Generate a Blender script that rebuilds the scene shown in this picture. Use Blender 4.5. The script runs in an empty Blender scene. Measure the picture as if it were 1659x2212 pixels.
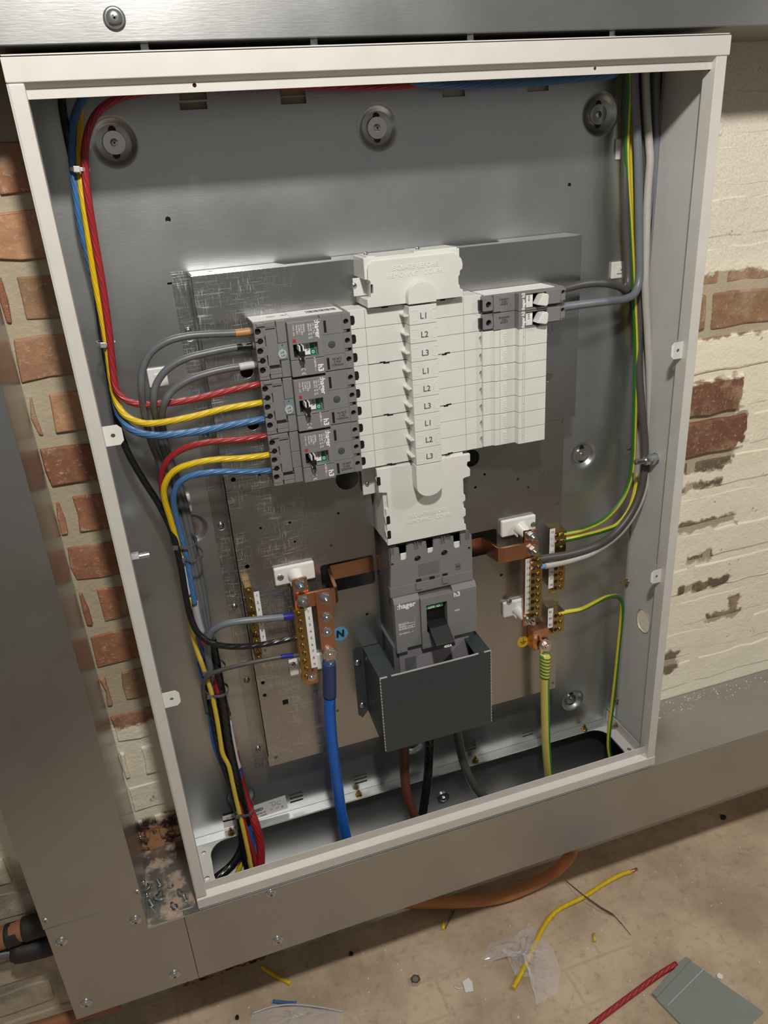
import bpy, bmesh, math, random
from mathutils import Vector, Matrix
random.seed(7)
PI = math.pi
SC = bpy.context.scene
COL = SC.collection

# ------------------------------------------------------------------ camera, world, lights, exposure
# metres; X right along the wall, Y into the wall (enclosure front = 0), Z up from the floor
cam = bpy.data.cameras.new('camera'); camo = bpy.data.objects.new('camera', cam); COL.objects.link(camo)
cam.sensor_fit = 'VERTICAL'; cam.sensor_height = 36; cam.sensor_width = 27; cam.lens = 27.34
cam.clip_start = 0.02; cam.clip_end = 50
camo.matrix_world = Matrix(((.94672, .18643, -.26262, 0), (-.31571, .37613, -.87112, -.94), (-.06362, .90762, .41495, 1.447), (0, 0, 0, 1)))
SC.camera = camo
wd = bpy.data.worlds.new('world'); SC.world = wd; wd.use_nodes = True
wd.node_tree.nodes['Background'].inputs[0].default_value = (1, .97, .91, 1)
wd.node_tree.nodes['Background'].inputs[1].default_value = .19
lp = bpy.data.lights.new('hooded_lamp', 'SPOT'); lp.spot_size = math.radians(92); lp.spot_blend = .35; lp.energy = 70; lp.color = (1, .96, .89); lp.shadow_soft_size = .05
lpo = bpy.data.objects.new('hooded_lamp', lp); COL.objects.link(lpo); lpo.location = (.113, -.893, 2.143)
lpo.rotation_euler = (Vector((.35, .1, .75)) - lpo.location).to_track_quat('-Z', 'Y').to_euler()
l2 = bpy.data.lights.new('added_fill', 'SPOT'); l2.spot_size = math.radians(84); l2.spot_blend = .35; l2.energy = 48; l2.color = (1, .95, .86); l2.shadow_soft_size = .06   # added fill with no known source, brightens the right wall and floor
l2o = bpy.data.objects.new('added_fill', l2); COL.objects.link(l2o); l2o.location = (2.0, -.893, 2.143)
l2o.rotation_euler = (Vector((1.5, .1, .5)) - l2o.location).to_track_quat('-Z', 'Y').to_euler()
vs = SC.view_settings; vs.view_transform = 'Standard'; vs.look = 'None'; vs.exposure = 0; vs.gamma = 1; vs.use_curve_mapping = False

# ------------------------------------------------------------------ materials
MATS = {}
class NT:
    def __init__(s, name):
        s.m = bpy.data.materials.new(name); s.m.use_nodes = True
        s.t = s.m.node_tree; s.b = s.t.nodes['Principled BSDF']; MATS[name] = s.m
    def n(s, typ, **kw):
        n = s.t.nodes.new(typ)
        for k, v in kw.items():
            if k.startswith('i_'):
                key = k[2:]; key = int(key) if key.isdigit() else key
                s.put(v, n.inputs[key])
            else: setattr(n, k, v)
        return n
    def put(s, v, inp):
        if isinstance(v, bpy.types.NodeSocket): s.t.links.new(v, inp)
        else: inp.default_value = v
    def set(s, **kw):
        for k, v in kw.items(): s.put(v, s.b.inputs[k.replace('_', ' ')])
    def math(s, op, a, b=0.0, c=0.0, clamp=False):
        n = s.n('ShaderNodeMath', operation=op, use_clamp=clamp); s.put(a, n.inputs[0]); s.put(b, n.inputs[1]); s.put(c, n.inputs[2]); return n.outputs[0]
    def pos(s): return s.n('ShaderNodeNewGeometry').outputs['Position']
    def scaled(s, v, sc):
        n = s.n('ShaderNodeVectorMath', operation='MULTIPLY'); s.put(v, n.inputs[0]); n.inputs[1].default_value = sc; return n.outputs[0]
    def noise(s, vec, scale, detail=3, rough=.55):
        n = s.n('ShaderNodeTexNoise'); s.put(vec, n.inputs['Vector']); n.inputs['Scale'].default_value = scale
        n.inputs['Detail'].default_value = detail; n.inputs['Roughness'].default_value = rough; return n.outputs['Fac']
    def ramp(s, fac, *stops):
        n = s.n('ShaderNodeValToRGB'); s.put(fac, n.inputs[0]); e = n.color_ramp.elements
        while len(e) < len(stops): e.new(.5)
        for i, (p, c) in enumerate(stops): e[i].position = p; e[i].color = c if len(c) == 4 else (*c, 1)
        return n.outputs[0]
    def step(s, v, a, b): # 0..1 smooth
        n = s.n('ShaderNodeMapRange', interpolation_type='SMOOTHSTEP'); s.put(v, n.inputs[0]); n.inputs[1].default_value = a; n.inputs[2].default_value = b; return n.outputs[0]
    def mix(s, f, a, b):
        n = s.n('ShaderNodeMix', data_type='RGBA'); s.put(f, n.inputs[0]); s.put(a if not isinstance(a, tuple) or len(a) == 4 else (*a, 1), n.inputs[6]); s.put(b if not isinstance(b, tuple) or len(b) == 4 else (*b, 1), n.inputs[7]); return n.outputs[2]
    def bump(s, h, strength=.3, dist=.001):
        n = s.n('ShaderNodeBump'); s.put(h, n.inputs['Height']); n.inputs['Strength'].default_value = strength; n.inputs['Distance'].default_value = dist
        s.t.links.new(n.outputs[0], s.b.inputs['Normal'])

def plain(name, col, rough=.45, metal=0., grain=0., gs=400, spec=.5):
    k = NT(name); k.set(Base_Color=(*col, 1), Roughness=rough, Metallic=metal); k.b.inputs['Specular IOR Level'].default_value = spec
    p = k.pos(); n = k.noise(p, gs)
    if grain: k.bump(n, grain, .0004)
    f = k.noise(p, 25, 4)
    k.set(Base_Color=k.mix(f, tuple(c * .9 for c in col), tuple(min(1, c * 1.08) for c in col)))
    return k.m
plain('white_paint', (.60, .58, .545), .42, 0, .25, 900)
plain('inner_paint', (.54, .535, .51), .5, 0, .25, 900)
plain('plastic_white', (.68, .68, .64), .42, 0, .08)
plain('plastic_bright', (.75, .745, .71), .35)
plain('plastic_grey', (.195, .193, .192), .42, 0, .25, 1500)
plain('plastic_grey_dark', (.13, .13, .132), .42, 0, .2, 1500)
plain('plastic_purple', (.25, .23, .26), .4)
plain('black', (.006, .006, .007), .5)
plain('black_gloss', (.008, .008, .009), .22)
plain('copper', (.72, .36, .22), .3, 1., .1)
plain('copper_bright', (.80, .38, .22), .3, 1.)
plain('brass', (.46, .33, .13), .26, 1.)
plain('steel', (.62, .64, .66), .2, 1.)
plain('tin', (.72, .70, .66), .25, 1.)
plain('shroud', (.065, .082, .09), .38, .5, .15)
plain('shroud_edge', (.75, .75, .75), .4, .6)
plain('label', (.78, .77, .76), .5)
plain('print_white', (.85, .85, .85), .5)
plain('print_black', (.012, .012, .012), .6)
plain('print_grey', (.10, .10, .10), .6)
plain('red_button', (.42, .03, .03), .4)
plain('green_flag', (.01, .16, .10), .4)
plain('green_bright', (.05, .30, .08), .4)
plain('dial_blue', (.19, .235, .26), .35)
plain('dial_pale', (.42, .46, .47), .45)
plain('screw_plastic', (.055, .07, .085), .4)
plain('grime', (.11, .09, .085), .8)
plain('sticker_blue', (.10, .33, .58), .5)
plain('sticker_yellow', (.72, .45, .02), .5)
plain('tie_grey', (.10, .10, .10), .25)
plain('tape_grey', (.36, .36, .38), .55)
plain('tape_white', (.50, .50, .52), .5)
plain('sleeve_brown', (.45, .22, .07), .4)
plain('sleeve_blue', (.015, .02, .22), .3)
plain('shrink_navy', (.025, .05, .14), .35)
plain('duct_orange', (.50, .20, .08), .5, 0, .2, 200)
plain('pipe_dark', (.018, .017, .016), .6, 0, .5, 80)
plain('pipe_clay', (.30, .12, .06), .7, 0, .5, 120)
plain('plate_grey', (.26, .285, .27), .5, .35, .1)
plain('drab', (.20, .18, .16), .5)

def zinc(name, col, rough, scratch=False):
    k = NT(name); p = k.pos()
    big = k.noise(p, 7, 4); fine = k.noise(k.scaled(p, (1, 1, 9)), 60, 4); sp = k.noise(p, 140, 2)
    f = k.math('ADD', k.math('MULTIPLY', big, .6), k.math('MULTIPLY', fine, .4))
    c = k.mix(f, tuple(x * .78 for x in col), tuple(min(1, x * 1.15) for x in col))
    r = k.math('ADD', k.math('MULTIPLY', big, .16), rough - .08)
    k.b.inputs['Metallic'].default_value = .93
    if scratch:
        sx = k.n('ShaderNodeSeparateXYZ'); k.put(p, sx.inputs[0])
        wear = k.math('MULTIPLY', k.math('SUBTRACT', 1., k.step(sx.outputs[0], .13, .24)), k.step(k.noise(p, 22, 3), .3, .62))
        hs = k.step(k.noise(k.scaled(p, (26, 1, 700)), 1., 4, .7), .545, .64)
        vsx = k.step(k.noise(k.scaled(p, (900, 1, 50)), 1., 4, .7), .55, .65)
        m = k.math('MULTIPLY', k.math('MAXIMUM', hs, vsx), wear)
        c = k.mix(k.math('MULTIPLY', m, .8), c, (.9, .9, .9)); r = k.math('ADD', r, k.math('MULTIPLY', m, .3))
    k.set(Base_Color=c, Roughness=r)
    k.bump(k.math('ADD', fine, k.math('MULTIPLY', sp, .5)), .10, .0006)
zinc('zinc', (.55, .57, .58), .32)
zinc('zinc_pan', (.42, .425, .42), .25, True)
zinc('zinc_trunk', (.46, .465, .465), .33)
k = NT('zinc_dusty'); p = k.pos(); n1 = k.noise(p, 24, 5, .65); d = k.step(n1, .47, .62)
k.set(Base_Color=k.mix(k.math('MULTIPLY', d, .75), (.46, .46, .44, 1), (.52, .34, .22, 1)), Roughness=k.math('ADD', k.math('MULTIPLY', d, .4), .38), Metallic=k.math('SUBTRACT', .95, k.math('MULTIPLY', d, .85)))
zinc('zinc_bright', (.72, .73, .73), .45)

def cable(name, col, rough=.35, twist=0., stripe=None, phase=0.):
    k = NT(name); uv = k.n('ShaderNodeUVMap'); s = k.n('ShaderNodeSeparateXYZ'); k.put(uv.outputs[0], s.inputs[0])
    u, v = s.outputs[0], s.outputs[1]
    n = k.noise(k.pos(), 90, 4)
    c = k.mix(n, tuple(x * .82 for x in col), tuple(min(1, x * 1.1) for x in col))
    if stripe:
        w = k.math('FRACT', k.math('ADD', v, phase)); m = k.step(w, .515, .535) if True else None
        c = k.mix(m, c, stripe)
    k.set(Base_Color=c, Roughness=rough)
    if twist:
        h = k.math('SINE', k.math('MULTIPLY', k.math('ADD', k.math('MULTIPLY', v, 9.), k.math('MULTIPLY', u, 60.)), 6.2832))
        k.bump(h, twist, .0006)
cable('cable_red', (.33, .020, .026), .35, .5)
cable('cable_yellow', (.72, .49, .010), .35, .4)
cable('cable_yellow_pale', (.62, .47, .06), .4)
cable('cable_blue', (.055, .16, .36), .35, .5)
cable('cable_blue_bright', (.012, .12, .52), .35)
cable('cable_black', (.009, .009, .010), .25, .3)
cable('cable_grey', (.12, .125, .135), .38)
cable('cable_grey_blue', (.16, .175, .20), .38)
cable('cable_grey_dark', (.075, .072, .068), .42)
cable('cable_pale', (.47, .45, .41), .45)
cable('cable_brown', (.11, .036, .020), .5)
cable('cable_gy', (.66, .55, .05), .35, 0, (.025, .15, .015), .46)
cable('cable_gy_turned', (.66, .55, .05), .35, 0, (.025, .15, .015), .96)
cable('cable_gy_big', (.60, .50, .13), .4, 0, (.03, .22, .03), .03)
k = NT('tape_gy'); s = k.n('ShaderNodeSeparateXYZ'); k.put(k.pos(), s.inputs[0])
w = k.math('SINE', k.math('ADD', k.math('MULTIPLY', s.outputs[2], 900.), k.math('MULTIPLY', s.outputs[0], 260.)))
w = k.math('ADD', w, k.math('MULTIPLY', k.math('SUBTRACT', k.noise(k.pos(), 120, 3), .5), 2.))
k.set(Base_Color=k.mix(k.step(w, .05, .4), (.64, .55, .10, 1), (.03, .20, .03, 1)), Roughness=.35); k.bump(w, .4, .001)
# clear plastic bag
k = NT('clear_plastic'); k.set(Base_Color=(.86, .84, .86, 1), Roughness=.12, IOR=1.2); k.b.inputs['Transmission Weight'].default_value = .0
k.b.inputs['Alpha'].default_value = .30
k.b.inputs['Specular IOR Level'].default_value = .9

# wall: bare brick / paint / dirt, laid out where the paint has really gone
def paint_nodes(k, zones, soft=.012):
    """1 where painted; zones = bare rectangles (x0,x1,z0,z1)"""
    p = k.pos(); d = k.n('ShaderNodeTexNoise'); k.put(p, d.inputs['Vector']); d.inputs['Scale'].default_value = 45; d.inputs['Detail'].default_value = 5
    off = k.n('ShaderNodeVectorMath', operation='MULTIPLY_ADD'); k.put(d.outputs['Color'], off.inputs[0]); off.inputs[1].default_value = (.05, .05, .035); k.put(p, off.inputs[2])
    s = k.n('ShaderNodeSeparateXYZ'); k.put(off.outputs[0], s.inputs[0]); x, z = s.outputs[0], s.outputs[2]
    bare = None
    for (x0, x1, z0, z1) in zones:
        x0 += .025; x1 += .025; z0 += .0175; z1 += .0175
        a = k.math('MULTIPLY', k.step(x, x0 - .004, x0 + .004), k.math('SUBTRACT', 1., k.step(x, x1 - .004, x1 + .004)))
        b = k.math('MULTIPLY', k.step(z, z0 - .004, z0 + .004), k.math('SUBTRACT', 1., k.step(z, z1 - .004, z1 + .004)))
        m = k.math('MULTIPLY', a, b); bare = m if bare is None else k.math('MAXIMUM', bare, m)
    chips = k.step(k.noise(p, 30, 6, .7), .665, .69)
    bare = k.math('MAXIMUM', bare, k.math('MULTIPLY', chips, .75))
    return k.math('SUBTRACT', 1., bare), p
ZONES = [(-1.5, .40, 0.6381, 1.80),
         (.40, 1.6, 1.1271, 1.2352),
         (.80, 1.017, 0.8876, 1.0541), (.80, 1.036, .922, .984), (.80, 0.9944, 0.8781, .93),
         (1.0433, 1.03, 0.8356, 0.8592),
         (.80, 1.0441, 0.7568, 0.7771), (.80, 0.9998, 0.8451, 0.8585),
         (0.9451, 0.9951, 0.6838, 0.705),
         (0.9233, 1.042, 0.6183, 0.6402),
         (1.0017, 1.0815, 0.5332, 0.5541), (1.0514, 1.0791, 0.5312, 0.5856),
         (.80, 0.941, 0.4369, 0.4846)]
def wall_mat(name, mortar):
    k = NT(name); m, p = paint_nodes(k, ZONES)
    s = k.n('ShaderNodeSeparateXYZ'); k.put(p, s.inputs[0])
    n1 = k.noise(p, 16, 5, .6); n2 = k.noise(p, 160, 4, .65); n3 = k.noise(p, 55, 5, .6)
    if mortar:
        bare = k.mix(n1, (.36, .30, .215, 1), (.52, .45, .33, 1))
    else:
        oc = k.n('ShaderNodeObjectInfo').outputs['Color']
        dk = k.n('ShaderNodeMix', data_type='RGBA', blend_type='MULTIPLY'); dk.inputs[0].default_value = 1.; k.put(oc, dk.inputs[6])
        k.put(k.mix(n3, (.55, .50, .46, 1), (1.35, 1.3, 1.2, 1)), dk.inputs[7]); bare = dk.outputs[2]
        bare = k.mix(k.math('MULTIPLY', k.step(n2, .56, .72), .8), bare, (.50, .40, .28, 1))
        bare = k.mix(k.math('MULTIPLY', k.step(n1, .50, .68), .75), bare, (.42, .31, .20, 1))
    dirt = k.math('MULTIPLY', k.step(s.outputs[2], 1.21, 1.30), k.step(k.noise(p, 260, 6, .75), .40, .66))
    pc = k.mix(k.math('MULTIPLY', dirt, .75), k.mix(n1, (.78, .71, .56, 1), (.88, .82, .68, 1)), (.50, .46, .40, 1))
    pc = k.mix(k.math('MULTIPLY', k.step(s.outputs[2], 1.22, 1.30), .4), pc, (.62, .57, .50, 1))
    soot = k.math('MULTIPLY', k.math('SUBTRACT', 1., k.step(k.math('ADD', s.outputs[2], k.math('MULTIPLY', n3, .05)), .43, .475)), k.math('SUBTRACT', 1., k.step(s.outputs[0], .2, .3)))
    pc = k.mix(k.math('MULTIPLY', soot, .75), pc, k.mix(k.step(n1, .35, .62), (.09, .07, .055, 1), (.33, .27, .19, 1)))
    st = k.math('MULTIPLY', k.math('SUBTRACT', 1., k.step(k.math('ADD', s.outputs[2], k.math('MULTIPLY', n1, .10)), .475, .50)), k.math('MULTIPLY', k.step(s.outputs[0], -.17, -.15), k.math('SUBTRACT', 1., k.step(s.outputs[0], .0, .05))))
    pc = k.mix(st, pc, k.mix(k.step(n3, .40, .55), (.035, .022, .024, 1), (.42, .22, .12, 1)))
    k.set(Base_Color=k.mix(m, bare, pc), Roughness=.8)
    k.b.inputs['Specular IOR Level'].default_value = .25
    h = k.math('ADD', k.math('MULTIPLY', m, .9), k.math('ADD', k.math('MULTIPLY', n2, .7), k.math('MULTIPLY', n3, .9)))
    k.bump(h, .55, .0035)
wall_mat('brick_face', False); wall_mat('mortar', True)

k = NT('concrete'); p = k.pos(); n1 = k.noise(p, 5, 6, .6); n2 = k.noise(p, 60, 5, .6); n3 = k.noise(p, 300, 3)
c = k.mix(k.step(n1, .3, .7), (.36, .275, .19, 1), (.60, .475, .35, 1))
c = k.mix(k.math('MULTIPLY', k.step(n2, .5, .75), .55), c, (.27, .205, .14, 1))
v = k.n('ShaderNodeTexBrick'); k.put(k.scaled(p, (1, 1, 1)), v.inputs['Vector']); v.inputs['Scale'].default_value = 1.; v.inputs['Brick Width'].default_value = .16; v.inputs['Row Height'].default_value = .075
v.inputs['Mortar Size'].default_value = .004; v.inputs['Mortar Smooth'].default_value = .6
c = k.mix(k.math('MULTIPLY', v.outputs['Fac'], k.math('MULTIPLY', k.step(n1, .48, .66), .30)), c, (.28, .22, .16, 1))
k.set(Base_Color=c, Roughness=.75); k.b.inputs['Specular IOR Level'].default_value = .3
k.bump(k.math('ADD', n2, k.math('MULTIPLY', n3, .4)), .4, .002)

# ------------------------------------------------------------------ geometry helpers
def cat(pts, sub=8):
    P_ = [Vector(p) for p in pts]
    if len(P_) < 3: return P_
    out = []
    for i in range(len(P_) - 1):
        p0 = P_[max(i - 1, 0)]; p1 = P_[i]; p2 = P_[i + 1]; p3 = P_[min(i + 2, len(P_) - 1)]
        for j in range(sub):
            t = j / sub; t2 = t * t; t3 = t2 * t
            out.append(.5 * ((2 * p1) + (p2 - p0) * t + (2 * p0 - 5 * p1 + 4 * p2 - p3) * t2 + (3 * p1 - p0 - 3 * p2 + p3) * t3))
    out.append(P_[-1]); return out
def frame(d):
    d = d.normalized(); a = Vector((0, -1, 0)); a = a - d * a.dot(d)
    if a.length < .05: a = Vector((0, 0, 1)) - d * d.z
    a.normalize(); return a, d.cross(a)
class G:
    def __init__(s): s.b = bmesh.new(); s.uv = None
    def box(s, x0, x1, y0, y1, z0, z1):
        vs_ = [s.b.verts.new((x, y, z)) for x in (x0, x1) for y in (y0, y1) for z in (z0, z1)]
        for f in ((0, 1, 3, 2), (4, 6, 7, 5), (0, 4, 5, 1), (2, 3, 7, 6), (0, 2, 6, 4), (1, 5, 7, 3)): s.b.faces.new([vs_[i] for i in f])
        return s
    def cyl(s, a, b, r, n=18, r2=None, cap=True):
        a, b = Vector(a), Vector(b); u, v = frame(b - a); r2 = r if r2 is None else r2
        A = [s.b.verts.new(a + (u * math.cos(t) + v * math.sin(t)) * r) for t in [2 * PI * i / n for i in range(n)]]
        B = [s.b.verts.new(b + (u * math.cos(t) + v * math.sin(t)) * r2) for t in [2 * PI * i / n for i in range(n)]]
        for i in range(n): s.b.faces.new((A[i], A[(i + 1) % n], B[(i + 1) % n], B[i]))
        if cap: s.b.faces.new(A[::-1]); s.b.faces.new(B)
        return s
    def lathe(s, c, prof, n=28, ax='y'):
        """prof = [(radius, offset along axis)], open surface"""
        rings = []
        for r, o in prof:
            ring = []
            for i in range(n):
                t = 2 * PI * i / n
                if ax == 'y': q = (c[0] + r * math.cos(t), c[1] + o, c[2] + r * math.sin(t))
                elif ax == 'x': q = (c[0] + o, c[1] + r * math.cos(t), c[2] + r * math.sin(t))
                else: q = (c[0] + r * math.cos(t), c[1] + r * math.sin(t), c[2] + o)
                ring.append(s.b.verts.new(q))
            rings.append(ring)
        for R0, R1 in zip(rings, rings[1:]):
            for i in range(n): s.b.faces.new((R0[i], R0[(i + 1) % n], R1[(i + 1) % n], R1[i]))
        s.b.faces.new(rings[-1])
        return s
    def sheet(s, outer, holes, d, t, pl='xz'):
        m = {'xz': lambda a, b: (a, d, b), 'xy': lambda a, b: (a, b, d), 'yz': lambda a, b: (d, a, b)}[pl]
        mv = {'xz': (0, t, 0), 'xy': (0, 0, t), 'yz': (t, 0, 0)}[pl]
        es = []
        for lp_ in [outer] + list(holes):
            vv = [s.b.verts.new(m(*q)) for q in lp_]
            es += [s.b.edges.new((vv[i], vv[(i + 1) % len(vv)])) for i in range(len(vv))]
        fs = [g for g in bmesh.ops.triangle_fill(s.b, use_beauty=True, use_dissolve=False, edges=es)['geom'] if isinstance(g, bmesh.types.BMFace)]
        if t:
            ex = bmesh.ops.extrude_face_region(s.b, geom=fs)
            bmesh.ops.translate(s.b, vec=mv, verts=[v for v in ex['geom'] if isinstance(v, bmesh.types.BMVert)])
        return s
    def tube(s, pts, r, n=12, sub=8, smooth=True, tw=0.):
        Q = cat(pts, sub) if smooth else [Vector(p) for p in pts]
        if s.uv is None: s.uv = s.b.loops.layers.uv.new('UVMap')
        rs = r if callable(r) else (lambda t: r)
        L = [0.]
        for i in range(1, len(Q)): L.append(L[-1] + (Q[i] - Q[i - 1]).length)
        u, v = frame(Q[1] - Q[0]); rings = []
        for i, q in enumerate(Q):
            d = (Q[min(i + 1, len(Q) - 1)] - Q[max(i - 1, 0)]).normalized()
            u = (u - d * u.dot(d)).normalized(); v = d.cross(u); rr = rs(L[i] / max(L[-1], 1e-6))
            rings.append([s.b.verts.new(q + (u * math.cos(2 * PI * j / n) + v * math.sin(2 * PI * j / n)) * rr) for j in range(n)])
        for i in range(len(Q) - 1):
            T0, T1 = [tw * min(1, L[i_] / max(L[-1], 1e-6) * 2.6) for i_ in (i, i + 1)]
            for j in range(n):
                f = s.b.faces.new((rings[i][j], rings[i][(j + 1) % n], rings[i + 1][(j + 1) % n], rings[i + 1][j])); f.smooth = True
                for l, uvv in zip(f.loops, ((L[i], j / n + T0), (L[i], (j + 1) / n + T0), (L[i + 1], (j + 1) / n + T1), (L[i + 1], j / n + T1))): l[s.uv].uv = uvv
        s.b.faces.new(rings[0][::-1]); s.b.faces.new(rings[-1])
        return s
    def strap(s, pts, w, t, closed=False, up=None):
        """flat bar: path, width along `up`, thickness t"""
        Q = [Vector(p) for p in pts]; up = Vector(up or (0, 0, 1)); rings = []; N_ = len(Q)
        for i, q in enumerate(Q):
            a = Q[(i - 1) % N_] if (closed or i > 0) else q; b = Q[(i + 1) % N_] if (closed or i < N_ - 1) else q
            d = (b - a).normalized(); nn = d.cross(up).normalized()
            sc = 1.
            if 0 < i < N_ - 1 or closed:
                d1 = (b - q).normalized(); sc = 1 / max(.5, d.dot(d1))
            rings.append([s.b.verts.new(q + up * (w / 2 * a_) + nn * (t / 2 * b_ * sc)) for a_, b_ in ((1, 1), (1, -1), (-1, -1), (-1, 1))])
        R_ = range(N_) if closed else range(N_ - 1)
        for i in R_:
            for j in range(4): s.b.faces.new((rings[i][j], rings[i][(j + 1) % 4], rings[(i + 1) % N_][(j + 1) % 4], rings[(i + 1) % N_][j]))
        if not closed: s.b.faces.new(rings[0][::-1]); s.b.faces.new(rings[-1])
        return s
    def hexn(s, a, b, r): return s.cyl(a, b, r, 6)
    def ball(s, c, r, sy=1., n=14):
        prof = [(r * math.sin(PI * i / n / 2 + .001), -r * sy * math.cos(PI * i / n / 2)) for i in range(n + 1)]
        return s.lathe(c, prof, 16)
    def done(s, name, mat, parent=None, bev=0., smooth=False, **kw):
        bmesh.ops.recalc_face_normals(s.b, faces=s.b.faces[:])
        co = [v.co for v in s.b.verts]
        lo = Vector([min(c[i] for c in co) for i in range(3)]); hi = Vector([max(c[i] for c in co) for i in range(3)])
        c = (lo + hi) / 2
        if parent is None: c.z = lo.z
        bmesh.ops.translate(s.b, vec=-c, verts=s.b.verts[:])
        me = bpy.data.meshes.new(name); 
        if smooth:
            for f in s.b.faces: f.smooth = True
        s.b.to_mesh(me); s.b.free()
        if smooth:
            try: me.set_sharp_from_angle(angle=.7)
            except Exception: pass
        me.materials.append(MATS[mat]); o = bpy.data.objects.new(name, me); COL.objects.link(o)
        o.location = c
        if bev:
            m = o.modifiers.new('bevel', 'BEVEL'); m.width = bev; m.segments = 2; m.limit_method = 'ANGLE'; m.angle_limit = .6
        if parent: attach(o, parent)
        for k_, v_ in kw.items(): o[k_] = v_
        return o
WORLD = {}
def wloc(o):
    l = Vector(o.location)
    return l if o.parent is None else o.matrix_parent_inverse @ l if False else l
def absloc(o):
    m = Matrix.Identity(4); x = o
    chain = []
    while x is not None: chain.append(x); x = x.parent
    for x in reversed(chain):
        if x.parent is not None: m = m @ x.matrix_parent_inverse
        m = m @ x.matrix_basis
    return m
def depth(o):
    n = 0
    while o.parent is not None: o = o.parent; n += 1
    return n
def attach(o, parent):
    while depth(parent) >= 2: parent = parent.parent     # thing > part > sub-part, no further
    o.parent = parent; o.matrix_parent_inverse = absloc(parent).inverted()
def thing(name, label, cat_, loc, group=None):
    o = bpy.data.objects.new(name, None); COL.objects.link(o); o.location = loc; o.empty_display_size = .01
    return tag(o, label, cat_, group)
def tag(o, label, cat_, group=None):
    o['label'] = label; o['category'] = cat_
    if group: o['group'] = group
    return o
def dup(o, off=None, parent=None):
    c = o.copy(); COL.objects.link(c)
    if parent is not None: c.parent = parent; c.matrix_parent_inverse = o.matrix_parent_inverse.copy()
    if off is not None: c.location = Vector(o.location) + Vector(off)
    for ch in list(o.children): dup(ch, None, c)
    return c
TX = {}
def txt(st, size, x, y, z, mat, parent, rot=0., ext=.00015, name='lettering', bold=0., al='CENTER', sx=1., normal='front'):
    key = (st, size, ext, mat, bold, al)
    if key not in TX:
        cu = bpy.data.curves.new('lettering', 'FONT'); cu.body = st; cu.size = size; cu.extrude = ext; cu.align_x = al; cu.align_y = 'CENTER'; cu.offset = bold; cu.resolution_u = 3
        ob = bpy.data.objects.new('tmp', cu); me = bpy.data.meshes.new_from_object(ob); bpy.data.objects.remove(ob); bpy.data.curves.remove(cu)
        me.materials.clear(); me.materials.append(MATS[mat]); TX[key] = me
    o = bpy.data.objects.new(name, TX[key]); COL.objects.link(o)
    M = Matrix.Rotation(PI / 2, 4, 'X') @ Matrix.Rotation(rot, 4, 'Z')
    if normal == 'up': M = Matrix.Rotation(rot, 4, 'Z')
    o.matrix_basis = Matrix.Translation((x, y, z)) @ M @ Matrix.Diagonal((sx, 1, 1, 1))
    if parent: attach(o, parent)
    return o
def circ(x, z, r, n=20, rz=None): return [(x + r * math.cos(2 * PI * i / n), z + (rz or r) * math.sin(2 * PI * i / n)) for i in range(n)]
def rect(x0, x1, z0, z1): return [(x0, z0), (x1, z0), (x1, z1), (x0, z1)]
def rrect(x0, x1, z0, z1, r, n=5):
    o = []
    for cx, cz, a in ((x1 - r, z1 - r, 0), (x0 + r, z1 - r, 1), (x0 + r, z0 + r, 2), (x1 - r, z0 + r, 3)):
        o += [(cx + r * math.cos(PI / 2 * (a + i / n)), cz + r * math.sin(PI / 2 * (a + i / n))) for i in range(n + 1)]
    return o
def pan_screw(parent, x, y, z, r=.004, name='screw', h=.0025, mat='steel'):
    """domed cross head facing the room"""
    g = G(); g.lathe((x, y, z), [(r, 0), (r, -h * .35), (r * .8, -h * .8), (r * .4, -h), (.0001, -h)], 16); o = g.done(name, mat, parent, smooth=True)
    for a in (.5, .5 + PI / 2):
        g = G(); c, s_ = math.cos(a) * r * .4, math.sin(a) * r * .4
        g.strap([(x - c, y - h, z - s_), (x + c, y - h, z + s_)], r * .24, .0006, up=(-math.sin(a), 0, math.cos(a))); k_ = g.done('recess', 'print_grey', o)
    return o
def slot_screw(parent, x, y, z, r, a=.6, mat='brass', name='terminal_screw', h=.0025):
    g = G(); g.lathe((x, y, z), [(r, .001), (r, -h * .6), (r * .75, -h), (.0001, -h)], 14); o = g.done(name, mat, parent, smooth=True)
    g = G(); c, s_ = math.cos(a) * r * .8, math.sin(a) * r * .8
    g.strap([(x - c, y - h, z - s_), (x + c, y - h, z + s_)], r * .3, .0008, up=(-math.sin(a), 0, math.cos(a))); g.done('slot', 'black', o)
    return o
def bolt(parent, x, y, z, r, nut_h=.005, tip=.005, name='bolt', mat='steel'):
    g = G(); g.cyl((x, y, z), (x, y - .0012, z), r * 1.25, 24); g.hexn((x, y - .0012, z), (x, y - nut_h, z), r); g.cyl((x, y - nut_h, z), (x, y - nut_h - tip, z), r * .55, 16, r * .48)
    return g.done(name, mat, parent, bev=.0003)

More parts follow.
